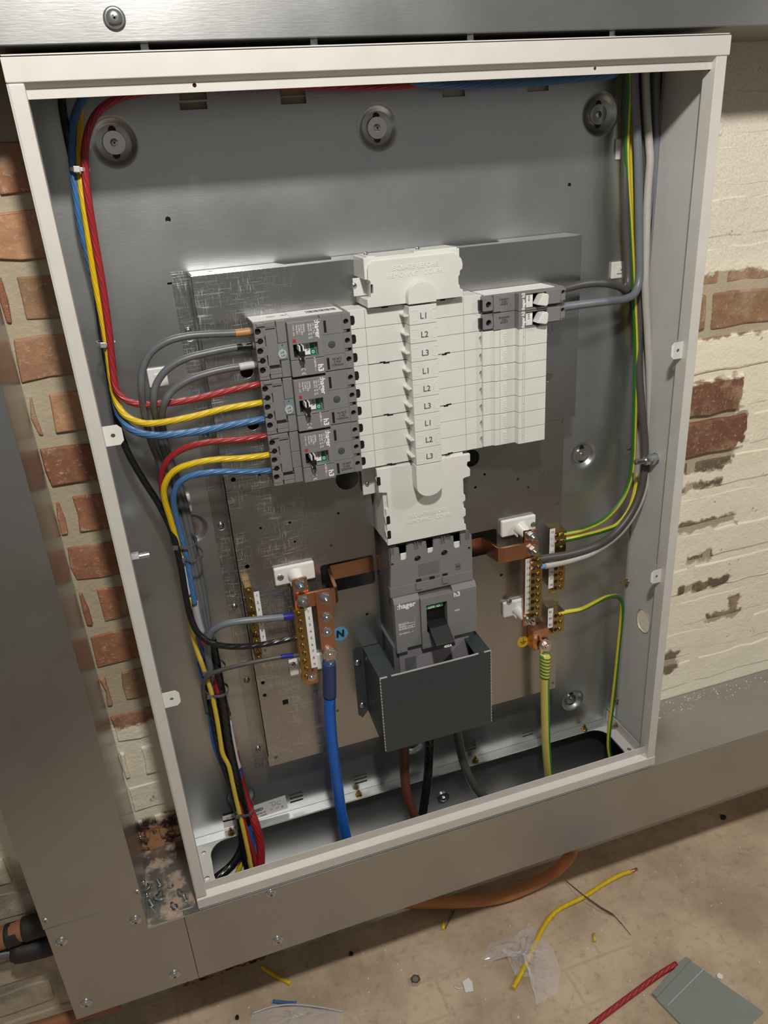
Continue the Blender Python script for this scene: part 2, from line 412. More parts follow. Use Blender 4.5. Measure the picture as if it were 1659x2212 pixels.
# ------------------------------------------------------------------ the setting
WY = .158
floor = G().box(-3, 4, -3.2, WY, -.05, 0).done('floor', 'concrete'); floor['kind'] = 'structure'
wall = G().box(-3, 4, WY, WY + .12, -.05, 2.7).done('wall_back', 'mortar'); wall['kind'] = 'structure'
def brick(x0, x1, z0, z1, col, proud, bv=.0015):
    # nothing is laid where the trunking and the enclosure sit on the wall
    if z1 > 1.566 or (z0 < .372 and x1 > -.293): return
    if x0 < -.293 and x1 > -.293: x1 = -.293
    elif x0 >= -.293 and x0 < -.150: x0 = -.150
    if x0 < .3 and x1 > -.045: x1 = -.045
    if x0 > .3: x0 = max(x0, .7835)
    if x1 - x0 < .008: return
    g = G(); j = lambda: random.uniform(-.0025, .0025)
    y0 = WY - proud; c = .003
    w = x1 - x0; nx = max(1, round(w / .036)); ring = []
    for i in range(nx): ring.append((x0 + c + (w - 2 * c) * i / nx, z0 + c))
    for i in range(2): ring.append((x1 - c, z0 + c + (z1 - z0 - 2 * c) * i / 2))
    for i in range(nx): ring.append((x1 - c - (w - 2 * c) * i / nx, z1 - c))
    for i in range(2): ring.append((x0 + c, z1 - c - (z1 - z0 - 2 * c) * i / 2))
    ring = [(x + j(), z + j()) for x, z in ring]; n = len(ring); mx, mz = (x0 + x1) / 2, (z0 + z1) / 2
    fr = [g.b.verts.new((x, y0 + random.uniform(0, .0012), z)) for x, z in ring]
    bk = [g.b.verts.new((x + (x - mx) / w * .008, WY + .01, z + (z - mz) / .06 * .006)) for x, z in ring]
    g.b.faces.new(fr)
    for i in range(n): g.b.faces.new((fr[i], fr[(i + 1) % n], bk[(i + 1) % n], bk[i]))
    g.b.faces.new(bk[::-1])
    o = g.done('brick', 'brick_face', wall, bev=bv); o.color = (*col, 1); return o
PITCH = .0751
def lay(x_start, x_end, k, first_len, zoff, cols, gap, joint=.010):
    x = x_start; ln = first_len; n = 0
    zt = 1.056 + PITCH * k + zoff
    while x < x_end:
        c = random.choice(cols); v = random.uniform(.85, 1.15)
        brick(x, min(x + ln, x_end + .05), zt - PITCH + gap, zt, [ci * v for ci in c], random.uniform(.0035, .006) if x < .4 or kk > 0 and kk < 3 else random.uniform(.0008, .0028), .0015 if x < .4 else .0035)
        x += ln + joint; ln = .215 if (n + k) % 2 else .105; n += 1
ORG = [(.37, .185, .115), (.33, .155, .095), (.42, .24, .15), (.30, .14, .09)]
BRN = [(.30, .185, .115), (.28, .155, .11), (.34, .22, .135)]
RED = [(.20, .098, .066), (.185, .09, .06)]
for kk in range(-14, 8):
    ztop = 1.056 + PITCH * kk
    # left of the enclosure
    for x0_, x1_ in (((-.66, -.475), (-.46, -.293), (-.234, -.02)) if kk % 2 else ((-.66, -.56), (-.545, -.36), (-.345, -.293), (-.25, -.1385), (-.1225, .08))):
        c = random.choice(ORG + BRN[2:]); v = random.uniform(.85, 1.15)
        brick(x0_ + random.uniform(-.004, .004), x1_, ztop - .014 - PITCH + .0165, ztop - .014, [ci * v for ci in c], random.uniform(.003, .006))
    # right of it: two long bare red bricks, then whatever the paint left
    if kk in (0, -1):
        e = 1.018 if kk == 0 else 1.036
        brick(.76, e, ztop - PITCH + .009, ztop, RED[0], .008)
        lay(e + .014, 1.32, kk, .215 - .09 * (kk == -1), 0, RED, .009)
    else:
        lay(.76 - .03 * ((kk * 7) % 4), 1.32, kk, .215 if kk % 2 else .105, 0, BRN if kk > 0 else [(.19, .15, .11), (.17, .13, .10)], .009)

# ------------------------------------------------------------------ galvanised trunking
def fix(parent, x, z, y=0., r=.0090):
    """trunking fixing: washer and domed cross-head screw on a front face"""
    g = G(); g.lathe((x, y, z), [(r, 0), (r, -.0012), (r * .86, -.0022), (r * .78, -.0022)], 26); w = g.done('washer', 'steel', parent, smooth=True)
    pan_screw(w, x, y - .0018, z, r * .74, h=.003)
ZB, ZT = .2175, .3665
t = thing('cable_trunking', 'long galvanised trunking running under the enclosure just above the floor', 'trunking', (.5, .08, ZB))
G().box(-.0965, 1.7, -.0012, 0, ZB, ZT - .0005).done('lid', 'zinc_trunk', t, bev=.0008)
g = G(); g.box(-.097, 1.7, .1555, .157, ZB + .001, ZT); g.box(-.097, 1.7, .0002, .157, ZB, ZB + .0012); g.done('trough', 'zinc_trunk', t)
g = G(); g.sheet(rect(-.097, 1.7, .0002, .155), [rrect(-.041, .752, .030, .137, .03)], ZT - .0012, .0012, 'xy'); g.done('top_flange', 'zinc_trunk', t)
for u, v in ((585,1928), (600,2030)): p = (0.0475,0,0.2978); 
for q in ((0.0431,0,0.3572), (0.0408,0,0.2437)): fix(t, q[0], q[2], -.0012)
q = (0.4108,0.155,0.2838)
g = G(); g.cyl((q[0], .1555, q[2]), (q[0], .153, q[2]), .013, 24); g.ball((q[0], .153, q[2]), .006); g.done('inner_fixing', 'steel', t, smooth=True)
t = thing('trunking_elbow', 'galvanised corner piece joining the upright trunking to the low run', 'trunking', (-.2, .08, ZB))
g = G(); g.sheet([(-.292, ZB), (-.0972, ZB), (-.0972, ZT), (-.1525, ZT), (-.1525, .4295), (-.292, .4285)], [], -.0012, .0012); g.done('lid', 'zinc_trunk', t, bev=.0006)
g = G(); g.box(-.292, -.2908, 0, .157, ZB, .43); g.box(-.291, -.0975, 0, .157, ZB, ZB + .0012); g.done('trough', 'zinc_trunk', t)
G().box(-.152, -.0975, 0, .157, ZT - .0012, ZT).done('top_flange', 'zinc_dusty', t); G().box(-.1532, -.152, 0, .157, ZT, .55).done('side_flange', 'zinc_trunk', t)
G().box(-.1525, -.0955, -.0016, .0002, ZT - .001, ZT + .0012).done('edge_strip', 'zinc_bright', t)
g = G(); g.sheet(rrect(-.117, -.076, .012, .120, .008), [], ZT, .001, 'xy'); g.done('joint_plate', 'zinc_dusty', t)
for q in ((-0.1669,0,0.3906), (-0.2756,0,0.3937), (-0.1323,0,0.2449), (-0.2711,0,0.2472)): fix(t, q[0], q[2], -.0012)
t = thing('upright_trunking', 'tall galvanised trunking on the far left of the brick wall', 'trunking', (-.22, .08, .43))
G().box(-.2935, -.1495, -.0012, 0, .4292, 2.3).done('lid', 'zinc_trunk', t, bev=.002)
g = G(); g.box(-.292, -.2908, 0, .157, .43, 2.3); g.box(-.1522, -.151, 0, .157, .552, 2.3); g.box(-.2908, -.1522, .1555, .157, .43, 2.3); g.done('trough', 'zinc_trunk', t)
for q in ((-0.1538,0,0.4483), (-0.2866,0,0.4469)): pan_screw(t, q[0], -.0012, q[2], .0045)
for q in ((-0.151,0.1572,0.4029), (-0.151,0.1659,0.363), (-0.151,0.0637,0.3962), (-0.151,0.0623,0.3687)):
    g = G(); g.lathe((-.151, q[1], q[2]), [(.004, 0), (.004, .001), (.0025, .0028), (.0001, .003)], 12, 'x'); g.done('rivet', 'steel', t, smooth=True)
t = thing('overhead_trunking', 'wide galvanised trunking running along the wall above the enclosure', 'trunking', (.4, .08, 1.568))
G().box(-1.2, 1.7, -.0015, 0, 1.5675, 1.718).done('lid', 'zinc_trunk', t, bev=.003)
g = G(); g.box(-1.2, 1.7, .0, .157, 1.5675, 1.5687); g.box(-1.2, 1.7, .1555, .157, 1.5687, 1.718); g.done('trough', 'zinc_trunk', t)
q = (0.0405,0,1.5878); fix(t, q[0], q[2], -.0015, .0108)
# ------------------------------------------------------------------ enclosure
XL, XR, EB, ET = -.0725, .7810, .3721, 1.5580
E = thing('distribution_enclosure', 'open cream steel enclosure with a galvanised back, fixed to the brick wall', 'enclosure', (.354, .075, EB))
# frame
G().box(XL + .0008, XL + .0166, 0, .024, EB + .022, 1.5355).done('stile', 'white_paint', E, bev=.0016)
g = G(); g.box(XR - .0172, XR - .0012, 0, .0015, EB + .019, 1.5352); g.box(XR - .0172, XR - .0157, .0002, .024, EB + .019, 1.5352); g.box(XR - .0027, XR - .0012, .0002, .03, EB + .019, 1.5352); g.done('stile', 'white_paint', E, bev=.001)
g = G(); g.box(XL, XR + .0015, -.001, .0005, 1.5362, ET); g.sheet([(-.001, 1.5362), (.0092, 1.5302), (.0092, 1.5314), (-.001, 1.5374)], [], XL + .0005, XR - XL, 'yz'); g.done('top_rail', 'white_paint', E, bev=.0009)
lipT = [rect(XL + .016, XR - .0165, 1.5215, 1.5304)]
hs = [circ(0.1103, 1.5281, .0022, 12), circ(0.5937, 1.5281, .0020, 12)]
g = G(); g.sheet(lipT[0], hs, .0085, .0012); g.done('top_lip', 'white_paint', E)
g = G(); g.box(XL + .001, XR, .001, .15, ET + .0012, ET + .0024); g.done('top_cover', 'white_paint', E)
g = G(); g.box(XL, XR, -.001, .0005, EB, .3905); g.sheet([(-.001, .3905), (.0092, .3985), (.0092, .3973), (-.001, .3893)], [], XL + .0005, XR - XL - .001, 'yz'); g.done('bottom_rail', 'white_paint', E, bev=.0009)
g = G(); g.sheet(rect(XL + .0166, XR - .0165, .3980, .4130), [circ(0.1113, 0.4105, .0011, 8), circ(0.5916, 0.4068, .0014, 8)], .0085, .0012); g.done('bottom_lip', 'white_paint', E)
q = (0.5917,0.008,0.3962); G().box(q[0] - .006, q[0] + .006, .0080, .0086, q[2] - .0005, q[2] + .0005).done('slot', 'print_black', E)
# sides, top, back
g = G(); g.box(XL, XL + .0015, .001, .152, EB, ET); g.done('side_panel', 'inner_paint', E)
q = (0.7785,0.0649,0.6525)
g = G(); g.sheet([(.001, EB), (.152, EB), (.152, ET), (.001, ET)], [circ(q[1], q[2], .0185, 28, .0215)], .7785, .0015, 'yz'); g.done('side_panel', 'inner_paint', E)
g = G(); g.lathe((.7785, 0, 0), [(1, 0), (1, 1)], 3, 'x'); g.b.clear()
ring = []
for i in range(28): a = 2 * PI * i / 28; ring.append((.7782, q[1] + .0195 * math.cos(a), q[2] + .0225 * math.sin(a)))
g = G(); g.strap(ring, .0012, .0012, True, (1, 0, 0)); g.done('hole_rim', 'zinc_bright', E)
G().box(XL, XR, .001, .152, ET - .0012, ET).done('top_panel', 'inner_paint', E)
dim = [('a', (0.0215,0.15,1.483), .0275), ('a', (0.3578,0.15,1.482), .0275), ('a', (0.6943,0.15,1.4822), .0275), ('b', (0.6917,0.15,0.9599), .0225), ('b', (0.6928,0.15,0.4393), .022), ('b', (0.0277,0.15,0.9623), .0235), ('b', (0.0273,0.15,0.4332), .0235), ('b', (0.3543,0.15,0.4441), .0235)]
def sl(u_, v_, w=.0165, h=.004): return (u_ - w, u_ + w, v_ - h, v_ + h)
slots = [rect(*sl(a[0], a[2])) for a in ((0.1231,0.15,1.5284), (0.1219,0.15,1.5179), (0.2471,0.15,1.5275), (0.2473,0.15,1.5187), (0.4669,0.15,1.5177), (0.5932,0.15,1.5194))]
for c in ((0.124,0.15,0.397), (0.2469,0.15,0.3967), (0.4699,0.15,0.3983), (0.5939,0.15,0.3926)):
    for dz in (-.0085, 0, .0085): slots.append(rect(c[0] - .012, c[0] + .012, c[2] + dz - .0019, c[2] + dz + .0019))
pin = [circ(0.0692, 1.3917, .0035, 12), circ(0.6475, 1.392, .003, 12), rect(.0545, .0605, 1.3125, 1.3150)]
g = G(); g.sheet(rect(XL + .0025, XR - .003, EB - .004, ET - .002), [circ(p[0], p[2], r, 36) for _, p, r in dim] + slots + pin, .15, .0012); g.done('back_panel', 'zinc', E)
for kd, p, r in dim:
    g = G(); g.lathe((p[0], .15, p[2]), [(r + .0022, -.0004), (r, .0), (r * .9, .0015), (r * .80, .0046), (r * .72, .0062), (.0001, .0062)], 36); dm = g.done('mounting_dimple', 'zinc', E, smooth=True)
    wr = r * .48
    for dz in (wr * 1.05, -wr * 1.0): G().cyl((p[0], .1555, p[2] + dz), (p[0], .156, p[2] + dz), .0045, 14).done('keyhole', 'black', dm)
    G().lathe((p[0], .1558, p[2]), [(wr, 0), (wr, -.0016), (wr * .35, -.0008)], 28).done('washer', 'tin', dm, smooth=True)
    pan_screw(dm, p[0], .1548, p[2], wr * .36, h=.0015)
for x in (XL + .0045, XR - .0062): 
    g = G(); g.box(x, x + .0013, .1222, .15, .392, ET - .004); g.done('side_flange', 'zinc', E)
# bottom: gland plate, ledge, upstand
g = G(); g.sheet([(XL + .002, .0012), (XR - .003, .0012), (XR - .003, .1495), (XL + .002, .1495)], [rrect(-.0415, .7525, .028, .1305, .03), circ((-0.0522,0.1138,0.3684)[0], (-0.0522,0.1138,0.3684)[1], .0042, 12), circ((-0.0531,0.0579,0.3684)[0], (-0.0531,0.0579,0.3684)[1], .0048, 12), circ((0.7642,0.0557,0.3684)[0], (0.7642,0.0557,0.3684)[1], .0042, 12)], .3672, .0012, 'xy'); g.done('bottom_panel', 'white_paint', E)
G().box(XL + .003, XR - .004, .131, .1498, .3686, .3697).done('back_ledge', 'zinc_bright', E, bev=.0004)
for x in (XL + .0062, XR - .0078): G().box(x, x + .0012, .012, .149, .3692, .3900).done('bottom_upstand', 'inner_paint', E)
# earth studs, tabs, fixings
def hbolt(q, s, r, l, nut, name, mat):  # horizontal, pointing along s*X from the side wall
    g = G(); g.cyl(q, (q[0] + s * .0015, q[1], q[2]), r * 2.1, 20); g.hexn((q[0] + s * .0015, q[1], q[2]), (q[0] + s * nut, q[1], q[2]), r * 1.75); g.cyl((q[0] + s * nut, q[1], q[2]), (q[0] + s * l, q[1], q[2]), r, 14)
    return g.done(name, mat, E, bev=.0002)
q = (-0.0514,0.06,0.9762); hbolt((XL + .0015, q[1], q[2]), 1, .0040, .036, .0225, 'earth_stud', 'steel')
q = (0.7785,0.0696,0.9663); hbolt((.7785, q[1], q[2]), -1, .0046, .040, .022, 'earth_stud', 'steel')
g = G(); g.cyl((.7735, q[1], q[2]), (.7665, q[1], q[2]), .0095, 20); g.done('stud_washer', 'steel', E, bev=.0004)
q = (0.7785,0.0383,0.9665); G().cyl((.7785, q[1], q[2]), (.7780, q[1], q[2]), .0065, 18).done('earth_sticker', 'sticker_yellow', E)
for q in ((0.7735,0.1127,0.7116), (0.7735,0.1228,0.9679), (0.7735,0.1164,0.441)): hbolt((.7735, q[1], q[2]), -1, .0022, .014, .006, 'flange_bolt', 'brass')
for q in ((-0.0001,0.1376,0.3697), (0.2379,0.1395,0.3697), (0.4747,0.1379,0.3697), (0.714,0.1362,0.3697)):
    g = G(); g.cyl(q, (q[0], q[1], q[2] + .0018), .0068, 20); g.hexn((q[0], q[1], q[2] + .0018), (q[0], q[1], q[2] + .006), .0052); g.cyl((q[0], q[1], q[2] + .006), (q[0], q[1], q[2] + .012), .0025, 12); g.done('ledge_bolt', 'brass', E, bev=.0002)
q = (0.7732,0.0523,0.4461); hbolt((.7732, .112, .381), -1, .0024, .012, .006, 'flange_bolt', 'brass')
for q, s in (((-0.0464,0.012,1.1632), 1), ((-0.0452,0.012,0.7708), 1), ((0.7566,0.012,1.1597), -1), ((0.7565,0.012,0.7781), -1)):
    x, z = q[0], q[2]; a = .012 * s; h = .0125
    pts = [(x - a, z - h), (x + a * .6, z - h), (x + a, z - h + .005), (x + a, z + h - .005), (x + a * .6, z + h), (x - a, z + h)]
    g = G(); g.sheet(pts, [circ(x + a * .05, z, .0027, 12)], .0115, .0012); tb = g.done('fixing_tab', 'plastic_bright', E)
    g = G(); g.box(x - a - .0008, x - a + .0008, .0122, .034, z - h * .8, z + h * .8); g.done('tab_bracket', 'inner_paint', tb)
for q in ((-0.0577,0.1,1.2387), (-0.0565,0.1,0.9843), (-0.0597,0.1,0.729)):
    G().cyl((XL + .0015, .10, q[2]), (XL + .013, .10, q[2]), .0022, 10).done('side_screw', 'steel', E)
for q in ((0.0658,-0.0285,1.5605), (0.2444,-0.0388,1.5605), (0.4291,-0.0298,1.5605), (0.6162,-0.0234,1.5605)):
    g = G(); g.cyl((q[0], .012, 1.5604), (q[0], .012, 1.5618), .0062, 14); g.hexn((q[0], .012, 1.5618), (q[0], .012, 1.567), .0045); g.done('top_bolt', 'steel', E)
q = (0.7679,0.012,1.5223); G().cyl((XR - .0174, .012, q[2]), (XR - .0171, .012, q[2]), .0022, 12).done('frame_hole', 'print_black', E)
# stickers on the back
def flat(name, pts, y, mat, parent, th=.0004): g = G(); g.sheet(pts, [], y - th, th); return g.done(name, mat, parent)
s1 = flat('test_sticker', [(0.0442,0.4051),(0.1047,0.4088),(0.1062,0.3781),(0.0434,0.3742)], .1498, 'label', E)
q = (0.0571,0.149,0.3898); rt = .17
txt('PASSED', .0085, q[0] - .009, .1492, q[2] + .003, 'print_black', s1, rt * .4, bold=.0002)
txt('Q. INSPECTED BY', .004, q[0] - .006, .1492, q[2] - .006, 'print_black', s1, rt * .4); txt('NAME', .004, q[0] + .004, .1492, q[2] - .0115, 'print_black', s1, rt * .4)
q = (0.085,0.149,0.3959)
for pts in ([(0, .006), (.001, -.004)], [(-.004, .006), (.004, .0065), (.007, .001), (.002, -.003)], [(.016, .005), (.010, .003), (.010, -.002), (.016, -.003)], [(-.006, -.008), (-.001, -.0085), (-.003, -.012)], [(.006, -.008), (.008, -.011), (.011, -.008)], [(.016, -.008), (.019, -.009), (.016, -.012), (.020, -.012)]):
    G().tube([(q[0] - .006 + a, .1492, q[2] + b) for a, b in pts], .00028, 5, 5).done('handwriting', 'print_grey', s1)
s2 = flat('date_sticker', [(-0.0096,0.4059),(0.0241,0.405),(0.0246,0.3725),(-0.011,0.3742)], .1498, 'label', E)
flat('bar_mark', [(-0.0094,0.4075),(0.0243,0.4066),(0.0242,0.4033),(-0.0092,0.403)], .1492, 'print_black', s2); flat('bar_mark', [(-0.0108,0.3926),(0.0236,0.3903),(0.0236,0.3869),(-0.0105,0.3891)], .1492, 'print_black', s2)
q = (0.0052,0.149,0.3954); txt('15-05-24', .006, q[0], .1491, q[2], 'print_grey', s2, .05)
# ------------------------------------------------------------------ raised mounting pans
UY, LY = .098, .1
Pn = thing('mounting_pan', 'raised galvanised pan with top flange carrying the busbars and breakers', 'panel', (.36, .12, 1.05))
rh = [circ(0.2578, 1.027, .0185, 28), circ(0.4553, 1.0187, .017, 28), circ(0.5893, 1.1963, .0066, 18), circ(0.5913, 1.1233, .0066, 18), circ(0.1348, 1.1965, .0085, 18), circ(0.1337, 1.1232, .0085, 18)]
rh = [[(x, max(z, 1.0555)) for x, z in h_] for h_ in rh[2:]]
g = G(); g.sheet(rect(.0815, .6405, 1.0532, 1.3262), rh, UY, .0012); g.box(.0815, .0827, UY, .1486, 1.0532, 1.3262); g.done('upper_plate', 'zinc_pan', Pn, bev=.0005)
g = G(); g.sheet([(.0835, UY + .001), (.6405, UY + .001), (.6405, .146), (.528, .146), (.52, .118), (.455, .118), (.447, .146), (.277, .146), (.270, .118), (.206, .118), (.198, .146), (.0835, .146)], [circ(.11, .128, .0035, 12), circ(.585, .128, .0035, 12)], 1.3250, .0012, 'xy'); g.done('top_flange', 'zinc_bright', Pn)
g = G(); g.box(.0605, .0828, .1486, .1498, .489, 1.3270); g.done('foot_flange', 'zinc_pan', Pn)
holes = [circ(a[0], a[2], r, 14) for a, r in (((0.0922,0.1,0.6966), .0033), ((0.0921,0.1,0.672), .0033), ((0.0943,0.1,0.5427), .0033), ((0.0959,0.1,0.9069), .0034), ((0.0954,0.1,1.0468), .0034), ((0.6138,0.1,0.9052), .0036), ((0.6159,0.1,1.0465), .0036), ((0.6169,0.1,0.5397), .0026), ((0.1331,0.1,1.0475), .0022), ((0.1672,0.1,0.9643), .0022), ((0.1236,0.1,0.9645), .002), ((0.1712,0.1,0.9319), .002), ((0.2419,0.1,0.964), .0022), ((0.2256,0.1,0.9136), .0022), ((0.4832,0.1,0.9819), .0024), ((0.5417,0.1,0.9629), .0024), ((0.5858,0.1,0.9627), .0024), ((0.467,0.1,0.9628), .0024), ((0.5602,0.1,0.9448), .0024), ((0.512,0.1,0.7939), .0028), ((0.2731,0.1,0.778), .0028), ((0.649,0.1,0.6362), .001), ((0.2074,0.1,0.6048), .0025))]
holes.append([(0.1187,0.6536),(0.1279,0.6535),(0.128,0.6441),(0.1184,0.6443)])
holes += [rrect(0.2049, .291, .832, .883, .005), rrect(.452, 0.5037, .839, .883, .005), rect(.2955, .447, .70, .985), circ(0.2603, 1.017, .0175, 26), circ(0.4607, 1.0132, .014, 24)]
g = G(); g.sheet(rect(.0815, .6225, .5265, 1.062), holes, LY, .0014); g.box(.0815, .0829, LY, .1486, .548, 1.053); g.done('lower_plate', 'zinc_pan', Pn, bev=.0004)
for q in ((0.0688,0.1485,1.2505), (0.0697,0.1485,1.1038), (0.0711,0.1485,0.9598), (0.0701,0.1485,0.8172), (0.0695,0.1485,0.6744), (0.069,0.1485,0.5304)): pan_screw(Pn, .0712, .1486, q[2], .0048, h=.0035)
for z_ in (1.242, .957, .841, .718): G().lathe((.0715, .1484, z_), [(.006, 0), (.0052, .0004)], 20).done('slot_ring', 'zinc_bright', Pn)
# ------------------------------------------------------------------ busbar housing with phase strip
BY, NY = .056, .033
rows = [1.2672 - .02468 * i for i in range(10)]
B = thing('busbar_housing', 'white moulded busbar housing of nine ribbed ways between the breakers', 'busbar housing', (.365, .078, 1.045))
G().box(.2705, .4600, BY + .004, UY - .0005, rows[9], rows[0]).done('housing_body', 'plastic_white', B, bev=.001)
for i in range(9):
    z1, z0 = rows[i] - .0003, rows[i + 1] + .0003
    xs = [(.2700, .2925), (.2930, .3470)]
    gg = G()
    gg.sheet([(.2700, z0), (.2925, z0), (.2925, z1), (.2700, z1), (.2700, z1 - .0062), (.2770, z1 - .0065), (.2785, z1 - .009), (.2785, z1 - .016), (.2770, z1 - .0188), (.2700, z1 - .019)], [], BY, .004); gg.box(.2929, .3475, BY, BY + .004, z0, z1); gg.done('cover_panel', 'plastic_white', B, bev=.0003)
    gg = G(); gg.box(.384, .4335, BY, BY + .004, z0, z1); gg.sheet([(.4339, z0), (.4605, z0), (.4605, z0 + .004), (.4575, z0 + .006), (.4560, z0 + .009), (.4560, z0 + .014), (.4580, z0 + .017), (.4605, z0 + .018), (.4605, z1), (.4339, z1)], [], BY, .004); gg.done('cover_panel', 'plastic_white', B, bev=.0003)
    G().box(.2690, .2787, BY + .0012, BY + .004, z1 - .0190, z1 - .0060).done('terminal_slot', 'black', B)
    if i < 2: G().box(.4560, .4600, BY + .003, BY + .006, z1 - .019, z1 - .006).done('terminal_slot', 'black', B)
    c = G(); c.box(.3465, .3855, NY, BY, z0 + .0001, z1 + .0001); c = c.done('phase_cell', 'plastic_white', B, bev=.0005)
    txt('L%d' % (i % 3 + 1), .0112, .3668, NY - .0001, (z0 + z1) / 2 - .0018, 'print_grey', c, -.02, bold=.00015)
    zc = (z0 + z1) / 2
    g = G(); g.tube([(.3490, NY, zc + .0065), (.3560, NY, zc + .0065), (.3585, NY, zc + .004), (.3585, NY, zc - .004), (.3560, NY, zc - .0065), (.3495, NY, zc - .0065)], .0004, 6, 3)
    g.tube([(.3850, NY, zc + .0065), (.3790, NY, zc + .0065), (.3770, NY, zc + .004), (.3770, NY, zc - .004), (.3790, NY, zc - .0065), (.3850, NY, zc - .0065)], .0004, 6, 3); g.done('raised_outline', 'plastic_white', c)
    G().box(.3405, .3466, NY + .004, BY, zc - .001, zc + .0012).done('rib', 'plastic_white', c, bev=.0003)
for i, (xl, xr) in ((0, (.3165, .409)), (3, (.314, .409)), (6, (.3145, .409)), (9, (.3145, .409))):
    z = rows[i]
    for x, s in ((xl, 1), (xr, -1)):
        g = G(); g.box(x - .005, x + .003, BY - .0003, BY + .001, z - .0002, z + .0016); g.box(x + .001 * s - .001, x + .009 * s, BY - .0003, BY + .001, z - .0018, z + .0002); g.done('latch_gap', 'black', B)
    if i: G().box(.293, .3465, BY - .0002, BY + .001, z - .0004, z + .0004).done('module_joint', 'print_black', B); G().box(.386, .409, BY - .0002, BY + .001, z - .0004, z + .0004).done('module_joint', 'print_black', B)
# ------------------------------------------------------------------ covers above and below the housing
T = thing('upper_terminal_cover', 'white moulded cover with rounded nose above the busbar housing', 'cover', (.36, .07, 1.2695))
CY = .045
out = [(.2945, 1.2698), (.4285, 1.2698), (.4285, 1.2790), (.4245, 1.2805), (.4240, 1.2850), (.4225, 1.2870), (.4225, 1.2960), (.4245, 1.2985), (.4250, 1.3035), (.4285, 1.3060), (.4290, 1.312), (.4275, 1.318), (.4235, 1.323), (.417, 1.3265), (.305, 1.3265), (.3005, 1.323), (.298, 1.318), (.2975, 1.3045), (.2995, 1.3040), (.3005, 1.3015), (.2995, 1.2830), (.2945, 1.2800)]
hole = rrect(.3000, .3035, 1.2865, 1.2990, .0015, 3)
g = G(); g.sheet(out, [hole], CY, .008); g.done('front_panel', 'plastic_white', T, bev=.0008)
g = G(); g.box(.2945, .4270, CY + .005, UY, 1.3045, 1.3312); g.box(.304, .422, CY + .008, UY, 1.2700, 1.3045); g.box(.2945, .4285, CY + .008, UY, 1.2700, 1.2800); g.done('cover_body', 'plastic_white', T, bev=.0008)
G().box(.3000, .3035, CY + .0072, CY + .0078, 1.2865, 1.2990).done('slot_shadow', 'black', T)
g = G(); g.box(.2855, .3045, .0745, .0775, 1.2815, 1.3045); g.done('fixing_ear', 'plastic_white', T, bev=.0006); q = (0.2867,0.0745,1.2955); pan_screw(T, q[0], .0745, q[2], .0037, h=.002)
dome = [(.3465, 1.2698)] + [(.366 + .0195 * math.cos(PI - PI * i / 14), 1.2785 + .0185 * math.sin(PI * i / 14)) for i in range(15)] + [(.3855, 1.2698)]
g = G(); g.sheet(dome, [], NY, CY - NY); g.done('nose', 'plastic_white', T, bev=.001)
txt('ISOLATE BEFORE', .0085, .362, CY - .0001, 1.3155, 'plastic_bright', T, 0, .0004); txt('REMOVING   COVER', .0085, .362, CY - .0001, 1.3065, 'plastic_bright', T, 0, .0004)
for x in (.306, .378): pan_screw(T, x, .075, 1.3330, .003, h=.002)
for x0_, x1_ in ((.300, .312), (.365, .425)): G().box(x0_, x1_, .055, .093, 1.331, 1.3325).done('top_rib', 'plastic_white', T)
Lw = thing('lower_terminal_cover', 'white moulded cover with rounded nose between busbars and main switch', 'cover', (.365, .08, .919))
KY = .052
out = [(0.2922,1.043),(0.2926,1.0301),(0.2907,1.0274),(0.2919,1.0195),(0.2935,1.0172),(0.2934,1.006),(0.3055,1.0036),(0.306,0.979),(0.3022,0.9772),(0.3021,0.9671),(0.3,0.9646),(0.3005,0.9558),(0.3021,0.9533),(0.3019,0.9426),(0.2998,0.9405),(0.3004,0.9322),(0.3022,0.9303),(0.3012,0.9186),(0.4287,0.9181),(0.4283,0.9273),(0.4245,0.9311),(0.4241,0.9395),(0.4286,0.9416),(0.4287,0.9535),(0.4241,0.9567),(0.4243,0.9648),(0.4286,0.9669),(0.4285,0.9758),(0.4251,0.9801),(0.4254,1.0018),(0.428,1.004),(0.4371,1.0051),(0.4374,1.0168),(0.4345,1.0202),(0.4324,1.0234),(0.4334,1.0282),(0.4376,1.0289),(0.4378,1.0408)]
out = [(x, min(z, 1.0437)) for x, z in out]
g = G(); g.sheet(out, [], KY, .006); g.done('front_panel', 'plastic_white', Lw, bev=.0008)
g = G(); g.box(.3005, .4285, KY + .0055, .128, .921, 1.0435); g.done('cover_body', 'plastic_white', Lw, bev=.0008)
g = G(); g.box(.2805, .3005, .090, .0945, .99, 1.043); g.done('fixing_ear', 'plastic_white', Lw, bev=.0006); q = (0.2874,0.09,1.0073); pan_screw(Lw, q[0], .09, q[2], .0035)
for a in [(0.2942,1.024),(0.3047,0.96),(0.3046,0.9361)]: g = G(); g.sheet(rrect(a[0] - .0028, a[0] + .0028, a[1] - .0065, a[1] + .0065, .0015, 3), [], KY - .0003, .0006); g.done('slot_shadow', 'black', Lw)
nose = [(.3855, 1.0445), (.3855, 1.0110)] + [(.3655 + .02 * math.cos(-PI * i / 14), 1.0110 + .0165 * math.sin(-PI * i / 14)) for i in range(1, 15)] + [(.3455, 1.0445)]
g = G(); g.sheet(nose, [], NY, KY - NY); g.done('nose', 'plastic_white', Lw, bev=.001)
q = (0.3686,0.052,0.9594); txt('ISOLATE BEFORE', .0078, q[0], KY - .0001, q[2] - .0007, 'plastic_bright', Lw, 0, .0004); txt('REMOVING   COVER', .0078, q[0], KY - .0001, q[2] - .010, 'plastic_bright', Lw, 0, .0004)
